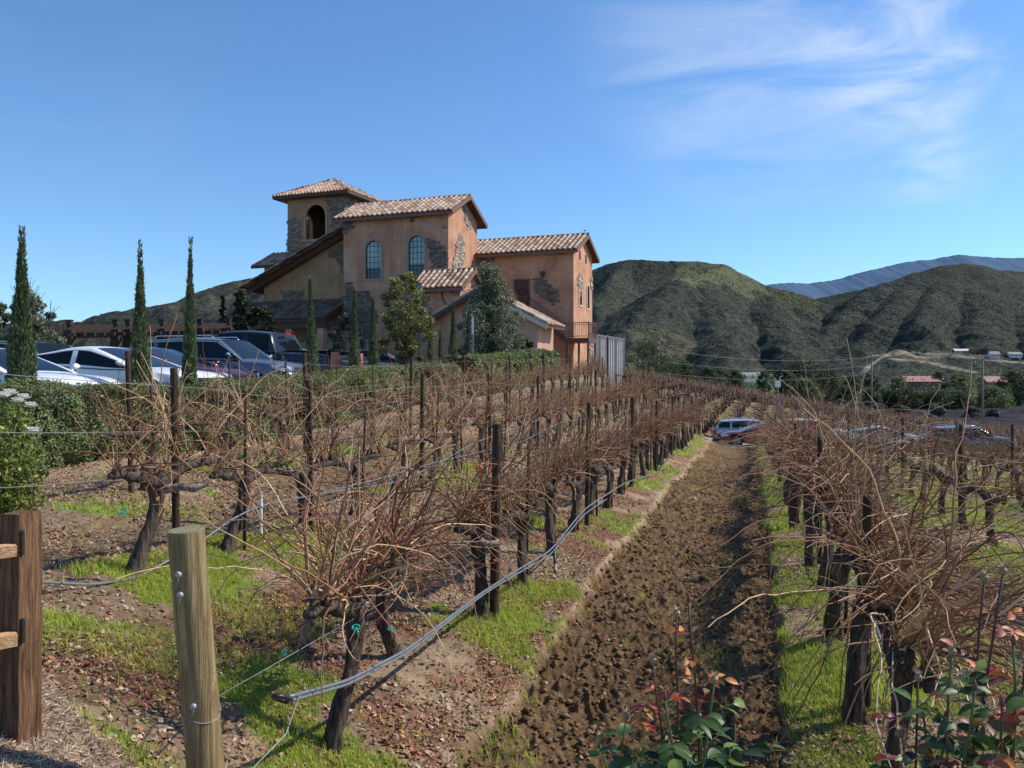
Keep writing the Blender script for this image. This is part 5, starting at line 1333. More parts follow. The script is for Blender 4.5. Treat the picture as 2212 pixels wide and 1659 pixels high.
def cypress(x, y, h, w, label, n=5200, lean=0, wisp=.24):
    z0 = gz(x, y); r = thing('cypress_tree', label, 'cypress', (x, y, z0), 0, 'slim cypresses along the hedge')
    mb = MB(); mb.tube([(0, 0, 0), (lean*.5, 0, h*.5), (lean, 0, h*.97)], [.05, .03, .005], 6); mb.build('trunk', M_tbark, r, smooth=True)
    t = RNG.random(n)**.85; prof = w*(np.minimum(1, t/.10)**.5*.92)*(1-sst(.25, .95, t)*.84)*(.82+.36*fbm(t*9, t*0+x, 3, 7))
    a = RNG.uniform(0, 6.28, n); lumps = .55+.9*fbm(a*1.8, t*22, 3, int(abs(x)*10)); rr = prof*lumps*np.sqrt(RNG.uniform(.35, 1, n))
    # wispy leader: fewer leaves near the tip
    keep = RNG.random(n) < np.where(t > 1-wisp, .03+.8*((1-t)/wisp)**2.2, 1); t, a, rr = t[keep], a[keep], rr[keep]; m = len(t)
    zz = t*h+.05; P = np.stack([rr*np.cos(a)+lean*t, rr*np.sin(a), zz], -1)
    # upright sprays
    s = .030*RNG.uniform(.7, 1.5, m); d = np.stack([np.cos(a)*.25, np.sin(a)*.25, np.ones(m)], -1)+RNG.normal(0, .18, (m, 3)); d /= np.linalg.norm(d, axis=1)[:, None]
    sd = np.cross(d, RNG.normal(size=(m, 3))); sd /= np.linalg.norm(sd, axis=1)[:, None]
    V = np.stack([P-sd*s[:, None]*.22, P+sd*s[:, None]*.30, P+d*s[:, None]*2.1, ], 1).reshape(-1, 3); T = np.arange(m*3).reshape(-1, 3)
    V2 = np.stack([P-sd*s[:, None]*.3+d*s[:, None]*.3, P+d*s[:, None]*1.6+sd*s[:, None]*.4, P+d*s[:, None]*.9-sd*s[:, None]*.5], 1).reshape(-1, 3)
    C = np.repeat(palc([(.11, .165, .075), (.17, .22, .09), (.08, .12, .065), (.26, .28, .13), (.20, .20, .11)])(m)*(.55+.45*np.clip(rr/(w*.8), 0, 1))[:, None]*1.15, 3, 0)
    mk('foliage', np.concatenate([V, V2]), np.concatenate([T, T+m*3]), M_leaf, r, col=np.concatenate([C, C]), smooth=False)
    mb = MB()
    for i in range(26):
        tt = RNG.uniform(1-wisp, .97); a_ = RNG.uniform(0, 6.28); L = .13*(1.3-tt)*4*RNG.uniform(.5, 1); p = np.array([lean*tt, 0, tt*h]); mb.tube(np.array([p, p+np.array([math.cos(a_)*.35, math.sin(a_)*.35, .9])*L]), [.005, .002], 3)
    mb.build('bare_tip', M_twig, r)
    return r
VC = -10.25
for px, pt, lab, w, n, lean, wi in ((44, 500, 'tallest cypress, at the far left edge before the white car', .21, 16000, .04, .28), (301, 528, 'slim cypress standing between the two white cars', .165, 13000, .03, .3), (407, 520, 'slim cypress with a bare wispy tip before the maroon car hood', .135, 12000, .05, .32),
    (677, 602, 'narrow cypress leaning left before the black pickup bed', .15, 9000, -.08, .1), (766, 620, 'narrow cypress beside the pickup tail lamp', .14, 8000, 0, .12), (806, 640, 'narrow cypress just left of the yellowing tree', .14, 8000, 0, .12),
    (930, 668, 'thin small cypress right of the black lamp post', .10, 4000, 0, .2), (979, 650, 'narrow cypress before the low pink gable wall', .15, 7000, 0, .1), (1012, 672, 'dark thin cypress beside the edge-on parking sign', .11, 5000, 0, .12), (951, 715, 'shortest cypress, low among bare canes near the sign', .10, 3500, 0, .2)):
    Y = on_v(px, VC); x, y, z = at(px, pt, Y); cypress(x, y, z-gz(x, y), w*(1+max(0, Y-12)*.012), lab, n, lean, wi)

def tree(x, y, h, cw, label, pal, name='broadleaf_tree', cat='tree', group=None, n=5000, size=.07, trunk_h=.3, trunk_r=.08, shape='round', nl=26, core=True, full=0, z=None, up=.4, seed=0, sparse=0):
    """trunk with limbs; leaves gathered in clumps on the limb ends"""
    rs = np.random.default_rng(seed+1000); z0 = gz(x, y) if z is None else z
    r = thing(name, label, cat, (x, y, z0), 0, group); mb = MB(); th = h*trunk_h
    tw = np.array([rs.normal(0, .02)*h, rs.normal(0, .02)*h, th]); mb.tube(np.array([(0, 0, -.1), tw*.5+np.array([.01*h, 0, 0]), tw, tw+(0, 0, h*.25)]), [trunk_r*1.3, trunk_r, trunk_r*.8, trunk_r*.4], 8)
    cc = []; 
    for i in range(nl):
        t = (i+.5)/nl; a = i*2.4+rs.normal(0, .3)
        if shape == 'round': zz = th+(h-th)*(.08+.84*t); rad = cw*math.sqrt(max(.05, 1-((t-.42)/.62)**2))*rs.uniform(.35, .95)
        elif shape == 'egg': zz = th+(h-th)*t*.97; rad = cw*(min(1, .55+t*2.2))*(1-max(0, t-.25)/.75*.88)*rs.uniform(.25, 1.05)
        elif shape == 'cone': zz = th+(h-th)*t*.95; rad = cw*(1-t*.85)*rs.uniform(.4, 1)
        elif shape == 'spray': zz = th+(h-th)*(.1+.8*t); rad = cw*(.3+.7*math.sin(math.pi*min(1, t+.1)))*rs.uniform(.3, 1)
        c = np.array([rad*math.cos(a), rad*math.sin(a), zz]); cc.append(c)
        b = tw+np.array([0, 0, (h*.25)*min(1, t)]); mid = (b+c)/2+np.array([0, 0, -.03*h]); mb.tube(np.array([b*.96, mid, c]), [trunk_r*.35, trunk_r*.2, trunk_r*.06], 4)
    mb.build('trunk', M_tbark, r, smooth=True)
    cc = np.array(cc); k = rs.integers(0, nl, n); cs = cw*(rs.uniform(.30, .55, nl) if full else rs.uniform(.13, .34, nl)); P = rs.normal(size=(n, 3)); P /= np.linalg.norm(P, axis=1)[:, None]
    rad = rs.random(n)**.45; P = cc[k]+P*(rad*cs[k])[:, None]*np.array([1, 1, .75])
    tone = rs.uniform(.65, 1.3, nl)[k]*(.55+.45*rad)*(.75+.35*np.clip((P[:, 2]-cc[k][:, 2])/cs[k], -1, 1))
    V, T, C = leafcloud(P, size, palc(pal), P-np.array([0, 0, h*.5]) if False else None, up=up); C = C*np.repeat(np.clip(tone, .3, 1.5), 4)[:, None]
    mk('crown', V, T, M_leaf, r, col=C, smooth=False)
    if shape == 'spray':
        mb = MB()
        for c in cc[nl//3:]:
            for _ in range(5):
                d = np.array([rs.normal(0, .5)+c[0]*.3/cw, rs.normal(0, .5), 1.0]); d /= np.linalg.norm(d); mb.tube(np.array([c, c+d*cw*rs.uniform(.3, .6)]), .006, 3)
                m_ = 12; q = c+d*(np.linspace(0, cw*.55, m_))[:, None]; 
        mb.build('bare_shoots', M_tbark, r)
    return r
OL = [(.23, .27, .15), (.31, .34, .20), (.16, .19, .10), (.42, .44, .29)]
YG = [(.30, .30, .08), (.42, .38, .10), (.18, .21, .06), (.52, .45, .13), (.23, .26, .08)]
DG = [(.04, .06, .03), (.06, .08, .038), (.08, .105, .045), (.03, .045, .025)]
GYT = [(.15, .17, .13), (.20, .22, .16), (.10, .12, .085)]
def treeat(px, ptop, Y, cw_px, **k):
    x, y, zt = at(px, ptop, Y); z0 = k.pop('z', None); z0 = gz(x, y) if z0 is None else z0
    return tree(x, y, zt-z0, cw_px/2/F*Y, z=z0, **k)
treeat(872, 578, 27, 122, label='thin yellow green tree turning colour beside the lamp post', pal=YG, n=9000, size=.045, trunk_h=.22, trunk_r=.05, nl=46, shape='round', seed=1)
treeat(1060, 575, 36, 165, label='rounded grey green oak like tree before the right wing stairs', pal=OL, n=20000, size=.05, trunk_h=.20, trunk_r=.10, nl=110, shape='egg', seed=2)
treeat(745, 668, 27, 95, label='pale grey leaved shrub tree between two cypresses', pal=GYT, n=6000, size=.05, trunk_h=.2, trunk_r=.04, nl=24, shape='spray', seed=3)
treeat(1127, 720, 40, 62, label='dark round bush at the pink wall under the stairs', name='bush', cat='bush', pal=DG, n=5000, size=.06, trunk_h=.08, trunk_r=.04, nl=18, seed=4)
treeat(62, 615, 24, 135, label='loose grey green tree with bare shoots behind the first cypress', pal=OL, n=7000, size=.05, trunk_h=.15, trunk_r=.07, nl=40, shape='spray', seed=5)
treeat(4, 640, 25, 80, label='loose grey green tree cut by the left edge of view', pal=OL, n=5000, size=.06, trunk_h=.15, trunk_r=.07, nl=20, shape='spray', seed=6)
treeat(482, 630, 52, 26, label='small dark conifer silhouetted left of the winery', name='conifer_tree', pal=DG, n=2600, size=.12, trunk_h=.05, shape='cone', nl=26, seed=7)
treeat(520, 622, 52, 60, label='larger dark conifer silhouetted left of the winery porch', name='conifer_tree', pal=DG, n=5000, size=.13, trunk_h=.05, shape='cone', nl=40, seed=8)
treeat(560, 655, 50, 90, label='dark bushy tree in the shade by the porch', pal=DG, n=6000, size=.12, trunk_h=.05, nl=30, seed=9)
for i, (px, pt, w_, Yd) in enumerate(((1055, 742, 60, 39), (1100, 748, 50, 42), (1000, 748, 60, 38), (620, 725, 60, 50))):
    treeat(px, pt, Yd, w_, label=['dark shaded shrub at the foot of the oak like tree', 'dark shrub against the pink wall corner', 'dark shrub below the low pink gable', 'dark shrub in front of the porch columns'][i], name='bush', cat='bush', pal=DG, n=3000, size=.07, trunk_h=.05, nl=14, seed=20+i)
# ------------------------------------------------------------------ valley trees, houses, poles
VT = [(1330, 745, 120, 70, 'd'), (1400, 725, 118, 75, 'd'), (1440, 765, 125, 70, 'd'), (1530, 785, 140, 60, 'd'), (1590, 795, 150, 50, 'd'), (1690, 790, 200, 40, 'd'), (1735, 768, 190, 75, 'b'), (1790, 792, 190, 85, 'b'), (1830, 835, 185, 55, 'd'), (1740, 815, 175, 60, 'g'),
      (1875, 838, 200, 62, 'd'), (1920, 840, 205, 55, 'd'), (1965, 838, 205, 70, 'd'), (2020, 842, 205, 75, 'd'), (2070, 845, 205, 60, 'd'), (2145, 838, 215, 80, 'g'), (2190, 798, 230, 60, 'd'), (2215, 800, 240, 70, 'd'),
      (1940, 812, 300, 40, 'g'), (2030, 800, 330, 40, 'd'), (2075, 805, 330, 45, 'g'), (1880, 805, 330, 40, 'd'), (1840, 808, 320, 35, 'd'), (1650, 800, 330, 30, 'd'), (1560, 790, 260, 40, 'd'), (1480, 775, 240, 60, 'd'),
      (1855, 870, 160, 35, 'o'), (1895, 875, 160, 32, 'o'), (1950, 876, 160, 34, 'o'), (2025, 876, 160, 34, 'o'), (2100, 880, 160, 34, 'o'), (2148, 884, 160, 28, 'o'), (1820, 862, 160, 30, 'o')]
PALS = dict(d=[(.06, .095, .045), (.10, .135, .065), (.14, .175, .075)], b=[(.07, .085, .035), (.14, .14, .06), (.20, .19, .08), (.05, .06, .035)], g=[(.15, .22, .07), (.22, .29, .10), (.11, .16, .06)], o=[(.17, .20, .16), (.25, .28, .23), (.13, .155, .12)])
KW = dict(d='dark green', b='broad olive green', g='bright green', o='small grey green olive')
cnt = {}
for i, (px, pt, Yd, w_, k) in enumerate(VT):
    loc = 'near the metal screen' if px < 1620 else ('left of the utility poles' if px < 1860 else ('between the utility poles' if px < 2120 else 'right of the utility poles'))
    dist = 'far off' if Yd > 250 else ('at the flat vineyard' if Yd <= 165 else 'in the tree belt')
    key = (k, dist, loc); cnt[key] = cnt.get(key, 0)+1
    lab = '%s%s tree %s %s' % ('' if cnt[key] == 1 and False else ORD[cnt[key]-1]+' ', KW[k], dist, loc)
    x, y, zt = at(px, pt, Yd); z0 = gz(x, y)
    z0 = min(z0, zt-1.5)
    tree(x, y, zt-z0, w_/2/F*Yd, lab, PALS[k], group='trees in the valley', z=z0, n=4000 if Yd > 250 else 7500, size=.19*Yd/200, trunk_h=.08, trunk_r=.25, nl=26 if k != 'b' else 36, seed=50+i, up=.6, full=1)
# low scrub band at foot of the hills
n = 30000; px = RNG.uniform(1290, 2500, n); Yd = RNG.choice([300, 360, 430, 520], n)+RNG.uniform(-30, 30, n); X = (px-1106)/F*Yd; Zb = base(X, Yd)
clump = fbm(X*.03, Yd*.05, 3, 301); k_ = clump > .56; X, Yd, Zb, clump = X[k_], Yd[k_], Zb[k_], clump[k_]; m = len(X)
P = np.stack([X, Yd, Zb+RNG.random(m)*6*(clump-.54)*9], -1); V, T, C = leafcloud(P, np.full(m, .55), palc(PALS['d']+PALS['g']), up=.5)
tag(mk('valley_scrub', V, T, M_leaf, col=C, smooth=False), 'dark scrub and tree mass along the valley floor below the hills', 'scrub', kind='stuff')
M_roofr = simple('barn_roof_red', (.36, .17, .14), .7, vary=.1); M_wallw = simple('house_wall', (.62, .59, .54), .8, vary=.08); M_roofg = simple('grey_house_roof', (.26, .24, .23), .8, vary=.1)
def house(px, py, Y, wpx, h, label, roof, wall=M_wallw, name='house', cat='house', dep=.6, z=None, lowwin=True):
    x, y, zb = at(px, py, Y); w = wpx/F*Y; d = w*dep
    r = thing(name, label, cat, (x, y, zb), RNG.uniform(-.1, .1)); mb = MB()
    mb.add([(-w/2, -d/2, -1.2), (w/2, -d/2, -1.2), (w/2, d/2, -1.2), (-w/2, d/2, -1.2), (-w/2, -d/2, h*.6), (w/2, -d/2, h*.6), (w/2, d/2, h*.6), (-w/2, d/2, h*.6), (-w/2, 0, h), (w/2, 0, h)], [(0, 1, 5, 4), (2, 3, 7, 6), (1, 2, 6, 9, 5), (3, 0, 4, 8, 7)]); mb.build('wall', wall, r)
    mb = MB(); o = w*.04+.3
    mb.add([(-w/2-o, -d/2-o, h*.56), (w/2+o, -d/2-o, h*.56), (w/2+o*.4, 0, h+.15), (-w/2-o*.4, 0, h+.15), (w/2+o, d/2+o, h*.56), (-w/2-o, d/2+o, h*.56)], [(0, 1, 2, 3), (3, 2, 4, 5)]); mb.build('roof', roof, r)
    for i in range(3):
        mb = MB(); mb.box((-w*.33+i*w*.33, -d/2-.04, h*.28), (w*.11, .06, h*.26)); mb.build('window', M_paned, r)
    return r
house(1622, 820, 420, 46, 3.6, 'low pale house seen above the vine slope before the hills', M_roofg)
house(1985, 838, 330, 70, 4.6, 'long red roofed barn between the two utility poles', M_roofr, M_rust, 'barn', 'barn', .5)
house(2160, 840, 340, 78, 5.0, 'long red roofed barn right of the right utility pole', M_roofr, M_rust, 'barn', 'barn', .5)
M_road2 = simple('dirt_track', (.30, .27, .22), .9, vary=.2, scale=.05)
def pole(px, pt, pb, Y, label):
    x, y, z0 = at(px, pb, Y); h = (pb-pt)/F*Y; z0b = min(z0, gz(x, y)); h += z0-z0b
    r = thing('utility_pole', label, 'utility pole', (x, y, z0b)); mb = MB(); mb.tube([(0, 0, -1), (0, 0, h)], [.19, .13], 8); mb.build('pole', M_polew, r, smooth=True)
    mb = MB(); mb.box((0, -.12, h-.7), (2.4, .12, .14)); 
    for i in (-1, -.35, .35, 1): mb.tube([(i, -.12, h-.6), (i, -.12, h-.38)], [.06, .04], 6)
    mb.build('crossarm', M_polew, r); return np.array([x, y, z0b+h-.4])
M_polew = simple('utility_pole_wood', (.24, .19, .15), .9, vary=.2)
pa = pole(1421, 748, 800, 118, 'smaller utility pole rising above the dark trees near the metal screen')
pb = pole(1883, 766, 893, 155, 'wooden utility pole left of the red roofed barns'); pc_ = pole(2123, 768, 905, 145, 'wooden utility pole nearest the right edge of the valley')
def span(a, b, sag, lab, off):
    q = np.linspace(0, 1, 24)[:, None]; P = a+(b-a)*q; P[:, 2] += off-sag*4*(q[:, 0]*(1-q[:, 0])); P[:, 0] += off*.3; cable('power_line', P, .013, M_wire, lab, 'power line', 4, 'power lines')
pe = np.array(at(2420, 765, 135)); ps = np.array(at(1180, 735, 100))
for off, nm in ((0, 'top'), (-1.6, 'middle'), (-3.2, 'lower')):
    span(pa, pb, 1.2, nm+' power line between the small pole and the left tall pole', off); span(pb, pc_, .8, nm+' power line between the two tall utility poles', off); span(pc_, pe, .8, nm+' power line running off the right edge of view', off)
# white paddock fence and lone tracks
r = thing('paddock_fence', 'white rail fence crossing the green paddock at the far right', 'fence', at(2110, 872, 240)); mb = MB()
A = np.array(at(2040, 866, 250)); B = np.array(at(2330, 866, 250)); o0 = np.array(r.location)
for dz in (.5, 1.0, 1.5): mb.beam(tuple(A-o0+(0, 0, dz-.8)), tuple(B-o0+(0, 0, dz-.8)), .06, .16)
mb.build('rail', M_white, r); mb = MB()
for i in range(22):
    p = A+(B-A)*i/21-o0; mb.box((p[0], p[1], p[2]-.2), (.14, .14, 1.8))
mb.build('fence_post', M_white, r)

# ------------------------------------------------------------------ hills
def hillmat():
    m, nt, b = nodes('chaparral')
    n1 = noise(nt, .012, 8, .62); n2 = noise(nt, .085, 7, .72)
    c = ramp(nt, [(.34, (.030, .036, .032)), (.47, (.058, .063, .050)), (.58, (.094, .096, .072)), (.72, (.15, .14, .105))], n2)
    c = mixc(nt, c, ramp(nt, [(.3, (.65, .68, .65)), (.7, (1.25, 1.2, 1.1))], n1), .9, 'MULTIPLY')
    c = mixc(nt, c, attr(nt), .45, 'MIX')
    v = nt.nodes.new('ShaderNodeTexVoronoi'); v.inputs['Scale'].default_value = .16; tc = nt.nodes.new('ShaderNodeTexCoord'); nt.links.new(tc.outputs['Object'], v.inputs['Vector'])
    c = mixc(nt, c, ramp(nt, [(.15, (.35, .38, .38)), (.5, (1.25, 1.25, 1.25))], v.outputs['Distance']), .8, 'MULTIPLY')
    nt.links.new(c, b.inputs['Base Color']); b.inputs['Roughness'].default_value = .97; b.inputs['Specular IOR Level'].default_value = .03
    bump(nt, b, n2, .9, 6.0); return m
M_hill = hillmat()
def sp(L): return [((px-1106)/F*Y, Y, E+(810-py)/F*Y) for px, py, Y in L]
RID = [
 (sp([(-900, 700, 1900), (-400, 690, 1800), (60, 694, 1700), (150, 697, 1600), (190, 693, 1500), (240, 678, 1420), (300, 662, 1400), (380, 652, 1400), (440, 628, 1450), (500, 606, 1500), (560, 598, 1550), (700, 592, 1650), (900, 592, 1750), (1100, 588, 1800), (1200, 592, 1750), (1280, 585, 1680), (1310, 568, 1620), (1350, 558, 1580), (1430, 562, 1560), (1500, 569, 1540), (1560, 576, 1500), (1600, 592, 1480), (1640, 610, 1450), (1690, 622, 1450), (1740, 644, 1480), (1775, 668, 1550), (1800, 690, 1650)]), .60),
 (sp([(1560, 578, 1500), (1500, 592, 1360), (1440, 618, 1230), (1380, 672, 1100), (1335, 730, 1000), (1300, 790, 900)]), .62),
 (sp([(1590, 590, 1480), (1620, 640, 1300), (1655, 700, 1120), (1690, 750, 980), (1730, 800, 860)]), .66),
 (sp([(1500, 592, 1360), (1520, 650, 1180), (1545, 720, 1020), (1570, 795, 860)]), .68),
 (sp([(1350, 560, 1580), (1315, 620, 1400), (1290, 690, 1220), (1262, 760, 1080)]), .64),
 (sp([(1690, 624, 1450), (1730, 690, 1250), (1765, 745, 1100), (1790, 792, 960)]), .66),
 (sp([(240, 678, 1420), (300, 700, 1200), (340, 740, 1000)]), .5), (sp([(440, 630, 1450), (470, 680, 1250), (500, 730, 1050)]), .55), (sp([(560, 600, 1550), (600, 660, 1300), (640, 720, 1100)]), .55), (sp([(380, 653, 1400), (390, 700, 1200), (420, 750, 1000)]), .55),
 (sp([(1752, 650, 2300), (1810, 636, 2250), (1872, 622, 2200), (1907, 606, 2200), (1948, 596, 2200), (2020, 576, 2200), (2080, 568, 2200), (2114, 569, 2200), (2150, 578, 2200), (2212, 587, 2200), (2400, 600, 2200), (2700, 610, 2200)]), .5),
 (sp([(1770, 725, 1150), (1800, 690, 1230), (1845, 644, 1330), (1891, 617, 1380), (1953, 603, 1400), (2020, 607, 1400), (2072, 615, 1400), (2150, 633, 1420), (2212, 643, 1450), (2400, 655, 1500), (2700, 660, 1600)]), .56),
 (sp([(1953, 603, 1400), (1900, 680, 1200), (1850, 735, 1080), (1800, 785, 930)]), .6), (sp([(2010, 607, 1400), (1995, 680, 1160), (1960, 740, 1000)]), .62), (sp([(2080, 616, 1400), (2110, 685, 1160), (2100, 745, 980)]), .62), (sp([(2170, 637, 1440), (2200, 695, 1180), (2230, 750, 980)]), .62),
 (sp([(1880, 640, 2000), (1840, 690, 1700), (1800, 730, 1450), (1780, 765, 1250)]), .6),
 (sp([(1830, 805, 700), (1890, 768, 740), (1960, 764, 760), (2060, 771, 760), (2150, 780, 740), (2300, 785, 720), (2500, 790, 700)]), .28)]
def segd(X, Y, P, slope):
    best = np.full(X.shape, -1e9)
    for a, b in zip(P[:-1], P[1:]):
        ax_, ay = a[0], a[1]; dx, dy = b[0]-a[0], b[1]-a[1]; L = dx*dx+dy*dy
        t = np.clip(((X-ax_)*dx+(Y-ay)*dy)/L, 0, 1); d = np.hypot(X-ax_-t*dx, Y-ay-t*dy); h = a[2]+(b[2]-a[2])*t
        dd = np.sqrt(d*d+9**2)-9; v = h-slope*dd+slope*.16*dd*dd/(dd+400); best = np.maximum(best, v)
    return best
ROADS = []; HOUSES = []
def build_hills():
    az = np.concatenate([np.linspace(-52, -34, 60)[:-1], np.linspace(-34, 36, 900), np.linspace(36, 52, 60)[1:]]); rr = np.concatenate([np.linspace(560, 2000, 420), np.linspace(2008, 2900, 90)])
    A, RR = np.meshgrid(np.radians(az), rr); X = RR*np.tan(np.clip(A, -1, 1)); X = RR*np.sin(A); Y = RR*np.cos(A)
    wx = X+55*(fbm(X*.006, Y*.006, 3, 401)-.5)*2*sst(0, 1, 1); wy = Y+55*(fbm(X*.006+9, Y*.006, 3, 402)-.5)*2
    k = 1.0
    H = np.full(X.shape, -60.)
    for P, s in RID:
        v0 = segd(X, Y, P, s); v1 = segd(wx, wy, P, s); H = np.maximum(H, np.where(v0 > v1+30, v1, .55*v0+.45*v1) if False else .6*v0+.4*v1)
    hh = np.clip((H+12)/150, 0, 1)
    rg = 1-np.abs(2*fbm(X*.011, Y*.0065, 4, 411)-1)
    gl = (rg-.75)*34*np.clip(1-hh*.7, .2, 1)*sst(0, .25, hh)+(1-np.abs(2*fbm(X*.035, Y*.022, 3, 413)-1)-.7)*5*np.clip(1-hh*.5, .3, 1)*sst(0, .25, hh)
    H2 = H+gl+3.0*(fbm(X*.05, Y*.05, 3, 415)-.5)
    H2 = np.maximum(H2, -13-8*sst(600, 560, RR)) ; H2 = np.where(RR < 600, np.minimum(H2, -12.6), H2)
    Z_ = H2+0
    n, kk = A.shape; i = np.arange(n-1)[:, None]*kk; j = np.arange(kk-1)[None]; Fc = np.stack([i+j, i+j+1, i+kk+j+1, i+kk+j], -1).reshape(-1, 4)[:, ::-1]
    # colour: grassy crown of the left hill, brown dry foot on the right
    c = np.tile(np.array([.050, .056, .046]), (A.size, 1)).reshape(n, kk, 3)
    def spot(px, py, Y0, rx, ry, colr, thr):
        x0, y0, _ = at(px, py, Y0); w = np.exp(-(((X-x0)/rx)**2+((Y-y0)/ry)**2)); m = sst(thr, thr+.12, w*(.55+.9*fbm(X*.02, Y*.02, 4, 421)))[..., None]; return m, np.array(colr)
    for a in ((1560, 600, 1440, 85, 130, (.18, .19, .09), .38), (1480, 612, 1350, 60, 90, (.20, .20, .09), .45), (1330, 790, 900, 60, 60, (.13, .14, .06), .4), (1440, 740, 1010, 60, 70, (.13, .12, .065), .5), (2080, 760, 780, 140, 60, (.20, .165, .105), .38), (2120, 760, 830, 70, 50, (.24, .24, .10), .35), (1930, 775, 760, 60, 30, (.19, .155, .10), .38), (1700, 640, 1400, 60, 90, (.095, .10, .045), .5)):
        m, cc = spot(*a); c = c*(1-m)+cc*m
    def onhill(px, py):
        a = math.degrees(math.atan((px-1106)/F)); j = int(np.argmin(np.abs(az-a))); pr = 810-(Z_[:, j]-E)/Y[:, j]*F; k = np.argmax(pr <= py)
        return X[k, j], Y[k, j], Z_[k, j]
    HOUSES.extend([onhill(*p) for p in ((2075, 764), (2146, 773), (2190, 774))])
    for pts, wd in (([(1866, 806), (1880, 790), (1900, 775), (1925, 764), (1955, 761), (1990, 764), (2030, 768), (2060, 769)], 3.5), ([(1925, 776), (1970, 779), (2010, 786), (2060, 796), (2110, 806)], 4), ([(2060, 771), (2110, 775), (2160, 780), (2230, 786)], 4), ([(1880, 770), (1930, 765), (1990, 772), (2050, 776)], 3)):
        Q = []
        for a, b in zip(pts[:-1], pts[1:]):
            for t in np.linspace(0, 1, 14)[:-1]: Q.append(onhill(a[0]+(b[0]-a[0])*t, a[1]+(b[1]-a[1])*t)[:2])
        Q = np.array(Q); Q[1:-1] = (Q[:-2]+Q[1:-1]+Q[2:])/3; ROADS.append(Q)
        for a, b in zip(Q[:-1], Q[1:]):
            if np.hypot(*(b-a)) > 90: continue
            box = (X > min(a[0], b[0])-12) & (X < max(a[0], b[0])+12) & (Y > min(a[1], b[1])-12) & (Y < max(a[1], b[1])+12)
            if not box.any(): continue
            d = b-a; L = (d**2).sum()+1e-6; t = np.clip(((X[box]-a[0])*d[0]+(Y[box]-a[1])*d[1])/L, 0, 1); dist = np.hypot(X[box]-a[0]-t*d[0], Y[box]-a[1]-t*d[1])
            m = (1-sst(wd*.3, wd*.9, dist))[:, None]; c[box] = c[box]*(1-m)+np.array([.62, .52, .38])*m
    o = mk('hills', np.stack([X, Y, Z_], -1).reshape(-1, 3), Fc, M_hill, col=c.reshape(-1, 3)); tag(o, kind='structure')
    return X, Y, Z_, az, rr
HX, HY, HZ, HAZ, HRR = build_hills()
def shrubs(n):
    j = RNG.integers(0, HX.shape[1]-1, n); i = (RNG.random(n)**.8*(HX.shape[0]-62)).astype(int); fx, fy = RNG.random(n), RNG.random(n)
    def bl(A): return (A[i, j]*(1-fx)+A[i, j+1]*fx)*(1-fy)+(A[i+1, j]*(1-fx)+A[i+1, j+1]*fx)*fy
    x, y, z = bl(HX), bl(HY), bl(HZ); keep = (z > -10) & (RNG.random(n) < .25+1.1*sst(.38, .62, fbm(x*.013, y*.013, 4, 701)))
    for a in ((1560, 600, 1440, 75, 110), (1480, 612, 1350, 55, 75), (2080, 760, 780, 140, 60), (2120, 760, 830, 70, 50)):
        x0, y0, _ = at(*a[:3]); keep &= RNG.random(n) > .82*np.exp(-(((x-x0)/a[3])**2+((y-y0)/a[4])**2))
    x, y, z = x[keep], y[keep], z[keep]
    rd = np.concatenate(ROADS); nr_ = np.hypot(x, y) < 1000; bad = np.zeros(len(x), bool); xx, yy = x[nr_], y[nr_]; bad[nr_] = np.array([np.min(np.hypot(rd[:, 0]-a, rd[:, 1]-b)) < 10 for a, b in zip(xx, yy)]); x, y, z = x[~bad], y[~bad], z[~bad]; m = len(x); s = RNG.uniform(.5, 1.5, m)*(np.hypot(x, y)/1300)**.4
    oc = np.array([(1, 0, .2), (0, 1, .25), (-1, 0, .2), (0, -1, .15), (.1, .05, .5), (0, 0, -.5)], float)
    V = oc[None]*s[:, None, None]*RNG.uniform(.7, 1.25, (m, 6, 1))+np.stack([x, y, z], -1)[:, None]
    f = np.array([(0, 1, 4), (1, 2, 4), (2, 3, 4), (3, 0, 4), (1, 0, 5), (2, 1, 5), (3, 2, 5), (0, 3, 5)]); Fq = (f[None]+np.arange(m)[:, None, None]*6).reshape(-1, 3)
    c = palc([(.042, .053, .040), (.058, .069, .048), (.036, .045, .036), (.084, .088, .060)])(m)
    tag(mk('hillside_shrubs', V.reshape(-1, 3), Fq, M_leaf, col=np.repeat(c, 6, 0), smooth=True), 'dark chaparral shrubs covering the slopes of the hills', 'shrubs', kind='stuff')
shrubs(260000)
def hz(x, y):
    r = math.hypot(x, y); a = math.degrees(math.atan2(x, y)); i = int(np.argmin(np.abs(HRR-r))); j = int(np.argmin(np.abs(HAZ-a))); return float(HZ[i, j])
for (x, y, zz), w_, lab, rf in zip(HOUSES, (34, 20, 28), ('white house on the bench of the right hill, leftmost of the hillside houses', 'pale house in the middle of the hillside group', 'grey roofed house of the hillside group nearest the right edge'), (M_wallw, M_roofg, M_roofg)):
    house(1106+x/y*F, 810-(zz-E)/y*F, y, w_, 5.5, lab, rf)
